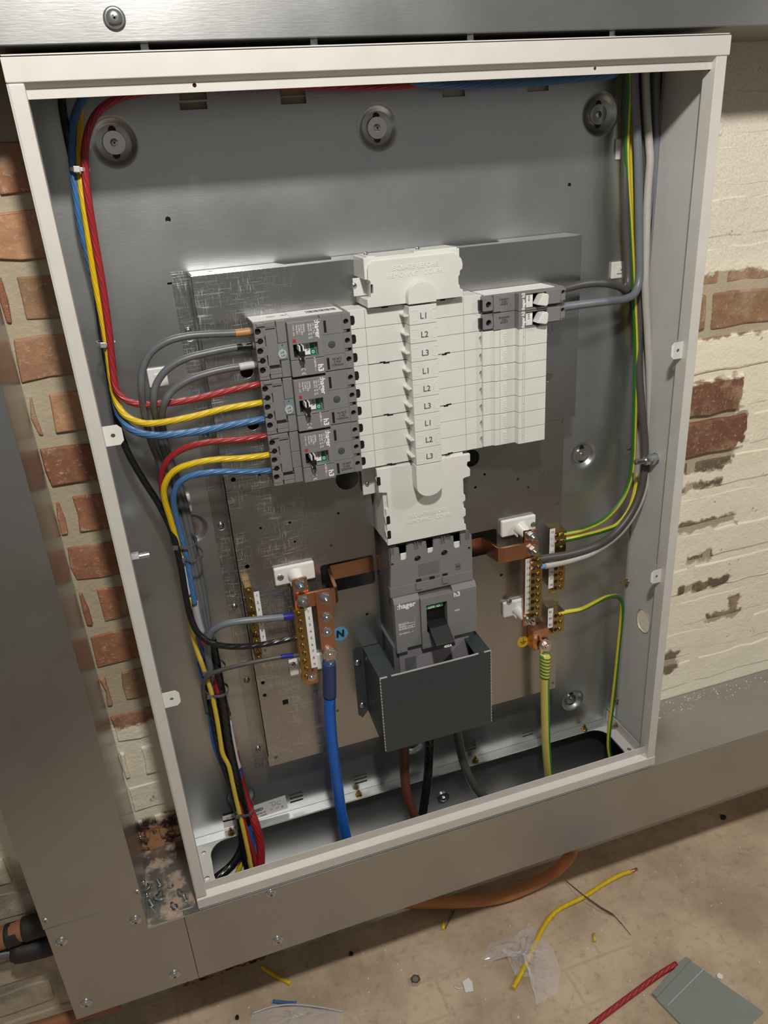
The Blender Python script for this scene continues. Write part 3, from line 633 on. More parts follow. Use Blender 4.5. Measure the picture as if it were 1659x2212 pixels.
# ------------------------------------------------------------------ three-pole breakers on the left
MX, MZ, MH = .1437, 1.2682, .0738
def mccb(i):
    z = MZ - MH * i; rating = ('63A', '63A', '32A')[i]; x = MX
    t = thing('circuit_breaker', ['grey three-pole breaker at the top with grey incoming wires', 'grey three-pole breaker in the middle marked 63A with red yellow blue wires', 'grey three-pole breaker at the bottom marked 32A'][i], 'breaker', (x + .06, .075, z - MH), 'three-pole breakers left of the busbars')
    Z = lambda a: z + a
    G().box(x + .0003, x + .1248, .0525, UY - .0003, Z(-MH + .0003), Z(-.0002)).done('breaker_body', 'plastic_grey', t, bev=.0006)
    wz = [-.0113, -.0360, -.0608]; sz = [-.0237, -.0485]
    hol = [circ(x + .0048, Z(a), .0041, 14) for a in wz] + [circ(x + .0066, Z(a), .0037, 14) for a in sz]
    g = G(); g.sheet([(x, Z(-MH + .0006)), (x + .0128, Z(-MH + .0006)), (x + .0128, Z(-.067)), (x + .0142, Z(-.0655)), (x + .0142, Z(-.056)), (x + .0125, Z(-.055)), (x + .0125, Z(-.0425)), (x + .0142, Z(-.0415)), (x + .0142, Z(-.0315)), (x + .0125, Z(-.0305)), (x + .0125, Z(-.0180)), (x + .0142, Z(-.017)), (x + .0142, Z(-.0055)), (x + .012, Z(-.0006)), (x, Z(-.0006))], hol, .046, .0045); g.done('terminal_block', 'plastic_grey', t, bev=.0004)
    g = G(); g.box(x + .001, x + .0125, .0503, .0522, Z(-MH + .002), Z(-.002)); g.done('cavity_shade', 'black', t)  # black backing paints the shade inside the terminal holes
    for a in wz: g = G(); g.sheet(rrect(x + .0004, x + .0118, Z(a) - .0078, Z(a) + .0052, .002, 3), [rrect(x + .0010, x + .0112, Z(a) - .0072, Z(a) + .0046, .002, 3)], .0453, .0009); g.done('terminal_rim', 'plastic_grey', t)
    for a in sz:
        slot_screw(t, x + .0066, .0495, Z(a), .0034, .9, 'black_gloss', 'terminal_screw')
        G().box(x + .0002, x + .0036, .0455, .0465, Z(a) - .0006, Z(a) + .0006).done('terminal_slit', 'black', t)
    g = G(); g.box(x + .0036, x + .0142, .0435, .047, Z(-.0048), Z(-.0008)); g.done('clip', 'plastic_grey', t, bev=.0005)
    g = G(); g.box(x + .0137, x + .0285, .0468, .0530, Z(-.0560), Z(-.0078)); g.box(x + .0137, x + .0275, .0468, .053, Z(-.0074), Z(-.0006)); g.done('side_cover', 'plastic_grey', t, bev=.0005)
    g = G(); g.box(x + .0143, x + .0295, .0462, .0530, Z(-MH + .0060), Z(-.0605)); g.box(x + .0143, x + .0295, .0462, .053, Z(-MH + .0007), Z(-MH + .0056)); g.done('link_clip', 'plastic_grey', t, bev=.0005)
    g = G(); g.box(x + .0146, x + .0290, .046, .0470, Z(-.0593), Z(-.0585)); g.box(x + .0146, x + .0270, .046, .0470, Z(-.0095), Z(-.0087)); g.done('groove', 'print_black', t)
    g = G(); g.box(x + .0297, x + .0408, .0455, .0535, Z(-MH + .0006), Z(-.0518)); g.box(x + .0288, x + .0408, .0455, .0535, Z(-.0285), Z(-.0006)); g.box(x + .0288, x + .0408, .0462 if i < 2 else .0455, .0535, Z(-.0513), Z(-.0290)); g.done('trip_unit', 'plastic_grey', t, bev=.0005)
    if i < 2:
        d = G().box(x + .0278, x + .0385, .0450, .0462, Z(-.0492), Z(-.0290)).done('dial_window', 'dial_blue', t)
        g = G(); g.sheet([(x + .0325 + .0055 * math.cos(PI * 2 * j / 24), Z(-.0425) + .0060 * math.sin(PI * 2 * j / 24)) for j in range(24)], [], .0444, .0008); dd = g.done('dial', 'dial_pale', d)
        for s_, a, b in (('0,8', .0005, .0025), ('1', -.0035, .001), ('0,63', .0012, -.0028)): txt(s_, .0032, x + .0325 + a * .7, .0442, Z(-.0425) + b * .8, 'print_black', dd, .2)
        txt('Ir', .0032, x + .0335, .0447, Z(-.0315), 'print_black', d, -PI / 2)
    # raised centre cover with the toggle window
    win = rect(x + .0463, x + .0782, Z(-.0500), Z(-.0316))
    g = G(); g.sheet(rect(x + .0412, x + .0855, Z(-.0513), Z(-.0032)), [win], .038, .015); g.done('centre_cover', 'plastic_grey', t, bev=.0007)
    g = G(); g.box(x + .0412, x + .0855, .0383, .053, Z(-MH + .0006), Z(-.0520)); g.done('centre_cover', 'plastic_grey', t, bev=.0007)
    w = G().box(x + .0463, x + .0580, .0500, .0505, Z(-.0500), Z(-.0316)).done('toggle_well', 'black', t)
    G().box(x + .0580, x + .0697, .0480, .0490, Z(-.0485), Z(-.0316)).done('rating_flag', 'label', w)
    G().box(x + .0697, x + .0790, .0480, .0490, Z(-.0500), Z(-.0316)).done('off_flag', 'green_flag', w)
    g = G(); g.sheet([(.0383, Z(-.0316)), (.0495, Z(-.0316)), (.0495, Z(-.0500)), (.0383, Z(-.0500)), (.0470, Z(-.0475)), (.0470, Z(-.034))], [], x + .0770, .0012, 'yz'); g.done('well_side', 'plastic_grey', w)
    txt(rating, .0052, x + .0664, .0479, Z(-.0395), 'print_black', w, -PI / 2); txt('O', .0052, x + .0732, .0479, Z(-.0455), 'print_white', w, -PI / 2, bold=.0001); txt('OFF', .0035, x + .0760, .0479, Z(-.0385), 'print_white', w, -PI / 2)
    g = G(); g.box(x + .0515, x + .0532, .0285, .047, Z(-.0495), Z(-.0320)); g.box(x + .0560, x + .0577, .0285, .047, Z(-.0495), Z(-.0320)); tg = g.done('toggle', 'label', t, bev=.0004)
    g = G(); g.box(x + .0510, x + .0582, .0262, .047, Z(-.0455), Z(-.0385)); g.box(x + .0532, x + .0560, .028, .047, Z(-.0495), Z(-.0320)); g.box(x + .0525, x + .0567, .0262, .03, Z(-.0515), Z(-.0455)); g.done('toggle_grip', 'black', tg, bev=.0005)
    G().box(x + .0462, x + .0502, .0374, .0385, Z(-.0285), Z(-.0245)).done('test_button', 'red_button', t)
    # right-hand block
    g = G(); g.box(x + .0858, x + .1165, .0460, .0535, Z(-MH + .0006), Z(-.0524)); g.box(x + .0858, x + .1165, .0460, .0535, Z(-.0520), Z(-.0262)); g.box(x + .0858, x + .1165, .0460, .0535, Z(-.0258), Z(-.0006)); g.done('front_cover', 'plastic_grey', t, bev=.0003)
    for a in (-.0150, -.0635):
        G().box(x + .0900, x + .0933, .0455, .0462, Z(a) - .0075, Z(a) + .0075).done('vent_slot', 'black', t)
    o = pan_screw(t, x + .0985, .0461, Z(-.0390), .0050, 'cover_screw', .0008, 'screw_plastic')
    wz2 = [-.0120, -.0366, -.0612]; hol = [circ(x + .1200, Z(a), .0036, 14) for a in wz2] + [rect(x + .1160, x + .1248, Z(a) - .0026, Z(a) + .0022) for a in (-.0238, -.0484)]
    g = G(); g.sheet(rect(x + .1152, x + .1262, Z(-MH + .0006), Z(-.0008)), hol, .0452, .005); g.done('terminal_block', 'plastic_grey', t, bev=.0003)
    G().box(x + .1156, x + .1258, .0502, .0523, Z(-MH + .002), Z(-.002)).done('cavity_shade', 'black', t)  # same painted-in darkness behind the right-hand holes
    for a in wz2: slot_screw(t, x + .1206, .0520, Z(a), .0026, .9, 'steel', 'terminal_screw', .001)
    for a in (-.0238, -.0484): G().cyl((x + .1180, .05, Z(a)), (x + .1180, .0465, Z(a)), .0023, 10).done('terminal_post', 'plastic_grey_dark', t)
    # print
    R_ = -PI / 2
    txt(':hager', .0094, x + .0795, .0379, Z(-.0152), 'print_white', t, R_, bold=.0002)
    for kx, ss in ((.0745, 'Uₑ  Iₙ   kA'.replace('ₑ', 'e').replace('ₙ', 'n')), (.0712, '230-240  25  25'), (.0682, '400-415  18  18'), (.0620, '50/60Hz'), (.0590, 'Cat A SPD'), (.0560, 'Ui 690V~'), (.0530, 'Uimp 6kV')): txt(ss, .0030, x + kx, .0379, Z(-.0070), 'print_white', t, R_, al='LEFT')
    txt('1 P R E - H B', .0026, x + .0485, .0379, Z(-.0060), 'print_white', t, R_, al='LEFT')
    txt('h3', .0100, x + .0790, .0379, Z(-.0655), 'print_white', t, R_, bold=.0003)
    txt('x160-N' if i < 2 else 'x160-D', .0042, x + .0725, .0379, Z(-.0570), 'print_white', t, R_); txt('IEC60947-2', .0026, x + .0545, .0379, Z(-.0585), 'print_white', t, R_)
    G().box(x + .0722, x + .0724, .0378, .0384, Z(-.0695), Z(-.0610)).done('print_line', 'print_white', t)
    for a in (0, .0058):
        pts = [(x + .0555 + .0030 * math.sin(b), .0379, Z(-.0650 - a) + .0028 * math.cos(b)) for b in [PI * (-.5 + j / 8) for j in range(9)]]
        pts = [(2 * (x + .0555) - p_[0] + .001, p_[1], p_[2]) for p_ in pts]
        pts = [(x + .0575 - .0032 * math.sin(PI * j / 8), .0379, Z(-.0640 - a) + .0024 * math.cos(PI * j / 8)) for j in range(9)]
        # letters C and E of the mark, lying on their side
        pts = [(x + .0562 + .0026 * math.cos(PI * j / 8), .0379, Z(-.0662 - a) + .0030 * math.sin(PI * j / 8)) for j in range(9)]
        g = G(); g.tube(pts, .00035, 5, 2)
        if a: g.tube([(x + .0562, .0379, Z(-.0662 - a)), (x + .0562, .0379, Z(-.0640 - a))], .00035, 5)
        g.done('ce_mark', 'print_white', t)
    for j, ss in enumerate(('JL26156', '20613', 'HHA063U') if i < 2 else ('JL26167', '20613', 'HDA032Z')): txt(ss, .0042, x + .1040, .0459, Z(-.0585 - .0040 * j), 'print_black', t, PI, sx=.9)
    if i == 0:
        l = G().box(x + .001, x + .0500, .056, .0965, Z(-.0002), Z(.0003)).done('top_label', 'label', t); G().box(x + .0505, x + .1195, .056, .0965, Z(-.0002), Z(.0003)).done('top_label', 'label', t)
        for j in range(16): G().box(x + .075 + j * .0026, x + .0762 + j * .0026 + (j % 3) * .0004, .070, .084, Z(.0003), Z(.0004)).done('barcode', 'print_black', l)
        txt('400V', .006, x + .028, .075, Z(.0004), 'print_grey', l, normal='up'); txt('IEC', .006, x + .045, .075, Z(.0004), 'print_grey', l, normal='up')
    return t
for i in range(3): mccb(i)
# ------------------------------------------------------------------ single-pole breakers and blanks on the right
def mcb(i):
    zt = 1.2655 - .0247 * i; x = .4590; Z = lambda a: zt + a; h = .0240
    t = thing('miniature_breaker', ['grey single-pole breaker topmost on the right with a dark grey wire', 'grey single-pole breaker second on the right just above the blanks'][i], 'breaker', (x + .065, .07, zt - h), 'single-pole breakers right of the busbars')
    g = G(); g.box(x, x + .1285, .0545, UY - .0003, Z(-h), Z(-.0004)); g.done('breaker_body', 'plastic_grey', t, bev=.0006)
    g = G(); g.box(x + .0165, x + .0490, .0485, .0550, Z(-h), Z(0)); g.done('front_step', 'plastic_grey', t, bev=.0006)
    g = G(); g.sheet(rect(x + .0492, x + .0935, Z(-h), Z(0)), [rect(x + .0605, x + .0915, Z(-.0215), Z(-.0020))], .0375, .0175); g.done('centre_cover', 'plastic_grey', t, bev=.0006)
    G().box(x + .0605, x + .0915, .050, .0505, Z(-.0215), Z(-.002)).done('toggle_well', 'black', t)
    w = G().box(x + .0605, x + .0715, .0400, .0415, Z(-.0205), Z(-.0030)).done('rating_flag', 'label', t)
    txt(('40A', '50A')[i], .0050, x + .0660, .0399, Z(-.0085), 'print_grey', w, PI / 2)
    g = G(); g.sheet([(x + .0725, Z(-.0165)), (x + .0800, Z(-.0035)), (x + .0880, Z(-.0030)), (x + .0895, Z(-.0060)), (x + .0885, Z(-.0175)), (x + .0860, Z(-.0195))], [], .0270, .016); g.done('toggle', 'plastic_white', t, bev=.0009)
    G().box(x + .0890, x + .0915, .0320, .0385, Z(-.0165), Z(-.006)).done('toggle_stop', 'plastic_grey_dark', t, bev=.0004)
    hol = [circ(x + .0095, Z(-.0122), .0042, 16)]
    g = G(); g.sheet(rrect(x + .0004, x + .0160, Z(-.0205), Z(-.0025), .002, 3), hol, .0495, .0050); g.done('terminal_block', 'plastic_grey', t, bev=.0004); G().box(x + .001, x + .0155, .0542, .0548, Z(-.0195), Z(-.0030)).done('cavity_shade', 'black', t)  # thin black sheet paints the hole's inner shade
    G().box(x - .0040, x + .0008, .050, .056, Z(-.0185), Z(-.005)).done('busbar_tongue', 'black', t)
    g = G(); g.box(x + .0940, x + .1200, .0480, .0560, Z(-.0215), Z(-.0020)); g.done('front_step', 'plastic_grey', t, bev=.0006)
    g = G(); g.sheet(rect(x + .1203, x + .1275, Z(-.0185), Z(-.0020)), [circ(x + .1240, Z(-.0075), .0030, 12)], .0480, .006); g.done('terminal_block', 'plastic_grey', t, bev=.0004); G().box(x + .1208, x + .1270, .0542, .0548, Z(-.0120), Z(-.003)).done('cavity_shade', 'black', t)  # black sheet again stands in for shade in the hole
    slot_screw(t, x + .1225, .0495, Z(-.0205), .0022, .7, 'steel')
    G().box(x + .0165, x + .0270, .0482, .0490, Z(-h - .0004), Z(-h + .0012)).done('groove', 'black', t)
    txt(':hager h3', .0063, x + .0560, .0374, Z(-.0115), 'print_white', t, PI / 2, bold=.0002)
    for j, ss in enumerate(('AD4N012', '20:22', 'JL26301') if i == 0 else ('AD4M0N82', '20:22', 'JL26329')): txt(ss, .0038, x + .0320, .0484, Z(-.0068 - .0034 * j), 'print_black', t, PI, sx=.9)
    G().box(x + .006, x + .115, .058, .096, Z(-.0004), Z(.0003)).done('top_label', 'label', t) if i == 0 else None
    return t
for i in range(2): mcb(i)
names = ['topmost', 'second', 'third', 'fourth', 'fifth', 'sixth']
first = None
nblank = 7
bl = None
for i in range(nblank):
    zt = 1.2655 - .0247 * 2 + .0008 - .02425 * i; x = .4592; Z = lambda a: zt + a; h = .0235
    lab = ('white blanking piece directly under the two single-pole breakers', 'second white blanking piece down the right stack', 'third white blanking piece down the right stack', 'fourth white blanking piece, middle of the right stack', 'fifth white blanking piece down the right stack', 'sixth white blanking piece, last but one of the right stack', 'lowest white blanking piece of the right stack')[i]
    if bl is None:
        bl = t = thing('blanking_module', lab, 'blank', (x + .05, .07, zt - h), 'blanking pieces right of the busbars')
        g = G(); pr_ = [(x, .0505), (x + .0150, .0505), (x + .0172, .0470), (x + .0480, .0470), (x + .0500, .0375), (x + .0932, .0375), (x + .0940, .0385), (x + .0940, UY - .0003), (x, UY - .0003)]
        g.sheet(pr_, [], Z(-h), h, 'xy'); g.done('blank_body', 'plastic_white', t, bev=.0005)
        g = G(); g.box(x + .0245, x + .0248, .04690, .0472, Z(-h + .0008), Z(-.0008)); g.box(x + .0560, x + .0563, .03740, .0377, Z(-h + .0008), Z(-.0008)); g.box(x + .0590, x + .0593, .0374, .0377, Z(-h + .0008), Z(-.0008)); g.done('groove', 'drab', t)
        txt('HAGER', .0050, x + .0335, .0469, Z(-.0118), 'plastic_bright', t, PI / 2, .0005)
        G().box(x + .0573, x + .0578, .0373, .0377, Z(-.0120), Z(-.0108)).done('pip', 'print_grey', t)
        bz = zt
    else:
        t = dup(bl, (0, 0, zt - bz)); t['label'] = lab
# ------------------------------------------------------------------ main switch
S_ = thing('main_switch', 'large grey main switch marked hager h630 with a black toggle', 'switch', (.37, .09, .70))
G().box(.3045, .4360, .0600, .149, .705, .9120).done('switch_body', 'plastic_grey_dark', S_, bev=.001)
# terminal shield (upper part) with three open slots
def ux(x, y): return (x, y)
TS = [(0.3072,0.9067),(0.3123,0.9093),(0.3195,0.9088),(0.3205,0.8899),(0.3232,0.8865),(0.329,0.8864),(0.3309,0.8891),(0.3319,0.908),(0.3361,0.9101),(0.3419,0.9108),(0.3495,0.9045),(0.3561,0.9042),(0.3578,0.9099),(0.3636,0.9101),(0.365,0.8921),(0.3671,0.8889),(0.373,0.8896),(0.3749,0.8915),(0.3756,0.9083),(0.379,0.9098),(0.3863,0.909),(0.3943,0.9034),(0.4025,0.9031),(0.4049,0.9088),(0.4086,0.909),(0.4096,0.8912),(0.4125,0.8874),(0.4185,0.8879),(0.4205,0.8906),(0.4205,0.9077),(0.4235,0.9093),(0.4333,0.9087),(0.4393,0.9051),(0.4399,0.8401),(0.4399,0.8399),(0.302,0.8431)]
g = G(); g.sheet(TS, [circ(a[0], a[1], .0054, 18) for a in [(0.3489,0.8834),(0.3932,0.8832)]] + [circ(a[0], a[1], .0026, 12) for a in [(0.3074,0.8825),(0.435,0.8822)]], .056, .0075); g.done('terminal_shield', 'plastic_grey', S_, bev=.0006)
for a in [(0.3271,0.8911),(0.3714,0.8904),(0.4151,0.8915)]: g = G(); g.box(a[0] - .0052, a[0] + .0050, .0575, .0598, a[1] - .0055, a[1] + .0062); g.done('terminal_insert', 'plastic_bright', S_, bev=.0015)
for a in [(0.3486,0.885),(0.3923,0.8849)]: G().cyl((a[0] + .001, .0602, a[1] - .001), (a[0] + .001, .0598, a[1] - .001), .0068, 16).done('cavity_shade', 'black', S_); slot_screw(S_, a[0], .0600, a[1] + .001, .0030, .8, 'steel')  # black discs paint shade over the grey body behind the shield holes
for a in [(0.3253,0.9046),(0.3688,0.9041),(0.4132,0.9028)]: G().box(a[0] - .008, a[0] + .008, .0600, .0618, a[1] - .012, a[1] + .012).done('cavity_shade', 'black', S_)  # black boxes paint the shade within the open slots
for a in [(0.3085,0.9054),(0.3478,0.9065),(0.3918,0.9067),(0.4328,0.9047)]:
    g = G(); g.box(a[0] - .003, a[0] - .0015, .0545, .0565, a[1] - .005, a[1] + .006); g.box(a[0] + .001, a[0] + .0025, .0545, .0565, a[1] - .005, a[1] + .006); g.done('shield_rib', 'plastic_grey_dark', S_)
for j in range(10): z = .8720 - j * .0027 - (.004 if j > 7 else 0); G().box(.3490, .3840, .0555, .0563, z, z + .0008).done('grip_rib', 'plastic_grey_dark', S_)
for a in [(0.4149,0.8548)]:
    l = G().box(a[0] - .004, a[0] + .0045, .0555, .0563, a[1] - .0055, a[1] + .0055).done('date_plate', 'plastic_grey_dark', S_); txt('2024', .0036, a[0], .0554, a[1], 'print_black', l)
G().box(.3010, .4400, .0555, .0640, .8250, .8425).done('shield_band', 'plastic_grey', S_, bev=.0008)
for a in [(0.3481,0.8368),(0.3924,0.8373)]: G().box(a[0] - .0045, a[0] + .0045, .0535, .058, a[1] - .0065, a[1] + .0065).done('latch', 'plastic_grey', S_, bev=.0005); 
for a in [(0.3485,0.846),(0.3708,0.8454),(0.3927,0.8453)]: G().box(a[0] - .0042, a[0] + .0042, .0551, .0565, a[1] - .0022, a[1] + .0022).done('latch_gap', 'black', S_)
# front: two panels either side of the toggle frame
g = G(); g.sheet([(.053, .8245), (.0478, .8165), (.0478, .7330), (.062, .7330), (.062, .8245)], [], .3035, .0420, 'yz'); g.sheet([(.0478, .7260), (.062, .7260), (.062, .7335), (.0478, .7335)], [], .3035, .0180, 'yz'); g.done('front_panel', 'plastic_grey', S_, bev=.0006)
g = G(); g.sheet([(.053, .8245), (.0478, .8165), (.0478, .7330), (.062, .7330), (.062, .8245)], [], .4015, .0410, 'yz'); g.done('front_panel', 'plastic_grey', S_, bev=.0006)
tw = [(0.3546,0.807),(0.3899,0.8062),(0.3904,0.7511),(0.3558,0.7527)]; x0 = (tw[0][0] + tw[3][0]) / 2; x1 = (tw[1][0] + tw[2][0]) / 2
g = G(); g.sheet(rect(.3460, .4010, .7245, .8180), [rect(x0, x1, .7510, .8035)], .0450, .012); g.done('toggle_frame', 'plastic_grey', S_, bev=.0006)
w = G().box(x0, x1, .0568, .0575, .7510, .8035).done('toggle_well', 'black', S_)
f = G().box(x0 + .0008, x1 - .005, .0500, .0568, .7935, .7995).done('off_flag', 'green_bright', w); txt('OFF  O', .0062, (x0 + x1) / 2 - .003, .0498, .7963, 'print_white', f, bold=.0002)
a = [(0.3466,0.7783),(0.3748,0.7765),(0.3855,0.7571),(0.3545,0.7548)]
g = G(); hx = [(0.352,0.2524,0.6515), (0.3909,0.05,0.7736)]
tgx0, tgx1 = x0 + .002, x1 - .001
g.sheet([(.0565, .7690), (.0400, .7640), (.0140, .7475), (.0125, .7405), (.0160, .7395), (.0420, .7520), (.0565, .7560)], [], tgx0, tgx1 - tgx0, 'yz'); tg = g.done('toggle', 'black', S_, bev=.0012)
txt('400A', .0062, (tgx0 + tgx1) / 2 + .003, .0118, .7436, 'print_white', tg, bold=.0002)
q = (0.3228,0.0478,0.8111); txt(':hager', .0125, q[0] + .0003, .0476, q[2], 'print_white', S_, .0, bold=.0003)
q = (0.4086,0.0478,0.8099); txt('h3', .0115, q[0], .0476, q[2], 'print_white', S_, 0, bold=.0003); q = (0.4079,0.0478,0.7809); txt('h630', .0045, q[0], .0476, q[2], 'print_white', S_)
q = (0.3087,0.0478,0.7792)
for j, ss in enumerate(('Ue = 415 V~', 'AC-23A', 'Icw (0,3s) = 5 kA')): txt(ss, .0034, q[0], .0476, q[2] + .0005 - .0044 * j, 'print_white', S_, al='LEFT')
for j in range(3): G().box(q[0], q[0] + .027, .0474, .0478, q[2] - .0014 - .0044 * j, q[2] - .0012 - .0044 * j).done('print_line', 'print_white', S_)
G().box(q[0] + .0268, q[0] + .027, .0474, .0478, q[2] - .0102, q[2] + .006).done('print_line', 'print_white', S_)
q = (0.3084,0.0478,0.7612); txt('IEC 60947-3   ⊣'.replace('⊣', '-/-'), .0036, q[0], .0476, q[2], 'print_white', S_, al='LEFT')
G().cyl((.3520, .0452, .7285), (.3520, .0440, .7285), .0022, 12).done('button', 'plastic_grey', S_)
g = G(); g.box(.3090, .4310, .0560, .064, .6700, .7330); lwp = g.done('lower_plate', 'plastic_purple', S_, bev=.0008)
G().box(.3180, .3370, .0550, .0565, .6800, .7085).done('recess', 'plastic_grey_dark', lwp)
for x0_, x1_ in ((.3000, .3090), (.4310, .4400)): G().box(x0_, x1_, .058, .14, .6650, .7340).done('side_cheek', 'plastic_grey_dark', S_, bev=.0008)
# ------------------------------------------------------------------ terminal shroud
H = thing('cable_shroud', 'dark grey sheet-metal shroud with slotted sides below the main switch', 'shroud', (.35, .05, .572))
G().box(.2602, .4476, .0075, .0088, .5722, .7180).done('front_plate', 'shroud', H)
def sidehole(): return [rect(.020 + .011 * j, .0235 + .011 * j, .585 + .0022 * j, .690 - .0015 * j) for j in range(7)]
g = G(); g.sheet([(.0088, .5722), (.0985, .5900), (.0985, .7195), (.0088, .7180)], [rect(.020 + .011 * j, .0228 + .011 * j, .600, .700) for j in range(7)], .2602, .0012, 'yz'); g.done('side_plate', 'shroud', H)
g = G(); g.sheet([(.0088, .5722), (.0985, .5900), (.0985, .7195), (.0088, .7180)], [], .4464, .0012, 'yz'); g.done('side_plate', 'shroud', H)
g = G(); g.sheet([(.2614, .0088), (.2880, .0088), (.2880, .0985), (.2614, .0985)], [], .7170, .0011, 'xy'); g.done('top_flange', 'shroud', H)
g = G(); g.sheet([(.4210, .0088), (.4464, .0088), (.4464, .0985), (.4250, .0985)], [], .7170, .0011, 'xy'); g.done('top_flange', 'shroud', H)
g = G(); g.sheet([(.2605, .5900), (.2605, .7195), (.2500, .7215), (.2435, .7160), (.2430, .585), (.2500, .578)], [], .0988, .0011); g.done('foot_flange', 'shroud', H)
for q in ((0.2499,0.0985,0.6907), (0.251,0.0985,0.603)): pan_screw(H, q[0], .0988, q[2], .0058, h=.003)
for j in range(24):
    z = .576 + j * .0060
    for x in (.2598, .4470): G().box(x, x + .0012, .0068, .0092, z, z + .0034).done('bend_slot', 'shroud_edge', H)
for x0_, x1_ in ((.2602, .2720), (.2790, .2885), (.4205, .4260), (.4360, .4476)): G().box(x0_, x1_, .0068, .0092, .7172, .7186).done('bend_bridge', 'shroud_edge', H)
g = G(); g.box(.2885, .4205, .0070, .0092, .7168, .7184); g.done('folded_edge', 'shroud_edge', H)
# ------------------------------------------------------------------ neutral and earth bars
def standoff(parent, u, base, tip, screw, w=.062, hgt=.029):
    x, y, z = base
    g = G(); g.box(x - w / 2, x + w / 2, .0925, .0998, z - hgt / 2, z + hgt / 2); st = g.done('insulator', 'plastic_bright', parent, bev=.002)
    G().cyl((x, .0930, z), (tip[0], tip[1] + .001, tip[2]), .0118, 24, .0088).done('insulator_post', 'plastic_bright', st, bev=.0006)
    for dx in (-.009, .009): 
        g = G(); g.sheet([(x + dx - .0008, z - .012), (x + dx + .0008, z - .012), (x + dx + .0008, z - .0085), (x + dx - .0008, z - .0085)], [], .080, .013); g.done('gusset', 'plastic_bright', st)
    pan_screw(st, screw[0], .0925, screw[2], .0052, h=.002)
    return st
def strip(parent, x0, x1, z0, z1, y, labs, size=.0062):
    s_ = G().box(x0, x1, y - .0008, y, z0, z1).done('number_strip', 'label', parent)
    n = len(labs)
    for j, l in enumerate(labs):
        txt(l, size, (x0 + x1) / 2, y - .0009, z1 - (z1 - z0) * (j + .5) / n, 'print_black', s_)
    return s_
# left neutral bar
Nb = thing('neutral_bar', 'left neutral assembly of copper links and brass terminals beside blue N sticker', 'busbar', (.20, .08, .66))
standoff(Nb, 0, (0.1639,0.0925,0.882), (0.1658,0.0745,0.8773), (0.1417,0.0925,0.8817)); standoff(Nb, 0, (0.1639,0.0925,0.7149), (0.166,0.0745,0.704), (0.142,0.0925,0.723), .055)
cx0, cx1 = 0.1546, 0.1774
G().box(cx0, cx1, .0700, .0745, 0.6933, 0.8854).done('copper_bar', 'copper', Nb, bev=.0004)
G().box(0.1588, 0.1873 + .02, .0650, .0690, 0.8361, 0.8598).done('copper_link', 'copper_bright', Nb, bev=.0004)
G().box(0.1853, 0.209, .0615, .0655, 0.7452, 0.8613).done('copper_bar', 'copper', Nb, bev=.0004)
lk = [(0.1932,0.0705,0.8477), (0.2166,0.0705,0.8484), (0.2224,0.078,0.8495), (0.2308,0.112,0.8395), (0.238,0.1185,0.8411), (0.2988,0.1185,0.8453)]
zc = .8575
g = G(); g.strap([(lk[0][0], .0705, zc - .0145), (lk[1][0], .0705, zc - .0145), (lk[1][0] + .0035, .0740, zc - .0145), (lk[1][0] + .0035, .1140, zc), (lk[1][0] + .0070, .1185, zc), (.33, .1185, zc)], .0265, .005); g.done('copper_link', 'copper', Nb, bev=.0004)
for q, y in (((0.1659,0.07,0.8748), .0700), ((0.1662,0.065,0.8494), .0650), ((0.1996,0.0615,0.8478), .0615)): bolt(Nb, q[0], y, q[2], .0078, .007, .008)
for q in ((0.1985,0.0615,0.8144), (0.1967,0.0615,0.7881), (0.1643,0.066,0.7147)): bolt(Nb, q[0], .0615 if q[2] > .70 else .0700, q[2], .0068, .005, .003)
def termbar(parent, x0, x1, z0, z1, y0, y1, n, sxs, holes=None, r=.0038, mat='brass'):
    hz = (z1 - z0) / n
    if holes is None: 
        G().box(x0, x1, y0, y1, z0, z1).done('terminal_bar', mat, parent, bev=.0006)
    else:
        G().box(x0, x1, y0, y1, z0, z1).done('terminal_bar', mat, parent, bev=.0006)
        for j in range(n): 
            g = G(); g.cyl((holes, y0 + .0002, z1 - hz * (j + .5)), (holes, y0 - .0003, z1 - hz * (j + .5)), r * .95, 16); g.done('wire_hole', 'black', parent)
            G().lathe((holes, y0 - .0002, z1 - hz * (j + .5)), [(r * 1.15, 0), (r * 1.1, -.0005), (r * .95, -.0002)], 16).b.free()
    for j in range(n): slot_screw(parent, sxs + (.0008 if j % 2 else -.0005), y0, z1 - hz * (j + .5), r, .7 + (j * 37 % 10) / 8., mat, h=.003)
bx0, bx1 = 0.1492, 0.1654
termbar(Nb, bx0, bx1, 0.7118, 0.8402, .0580, .0700, 9, (bx0 + bx1) / 2)
strip(Nb, bx1 + .0005, 0.1761 + .0005, 0.7318, 0.84, .0585, [str(j) for j in range(1, 10)])
s_ = G().cyl((0.2257, .0998, 0.7538), (0.2257, .0993, 0.7538), .0128, 28).done('neutral_sticker', 'sticker_blue', Nb)
txt('N', .0175, 0.2257, .0992, 0.7538 - .0004, 'print_black', s_, -.08, bold=.0009)
# left earth bar (background)
Eb = thing('earth_bar', 'left brass earth bar with strip numbered 1 to 9 on the pan edge', 'earth bar', (.085, .09, .70))
ex0, ex1 = 0.0853, 0.096
termbar(Eb, ex0, ex1, 0.7508, 0.8848, .0780, .0900, 9, (ex0 + ex1) / 2 + .0003)
G().box(ex0, ex1, .0900, .0998, 0.8718, 0.8848).done('bar_foot', 'brass', Eb); G().box(ex0, ex1, .0900, .0998, 0.7508, 0.7607).done('bar_foot', 'brass', Eb)
strip(Eb, ex1 + .0012, 0.1047 + .0005, 0.7639, 0.8742, .0785, [str(j) for j in range(1, 10)])
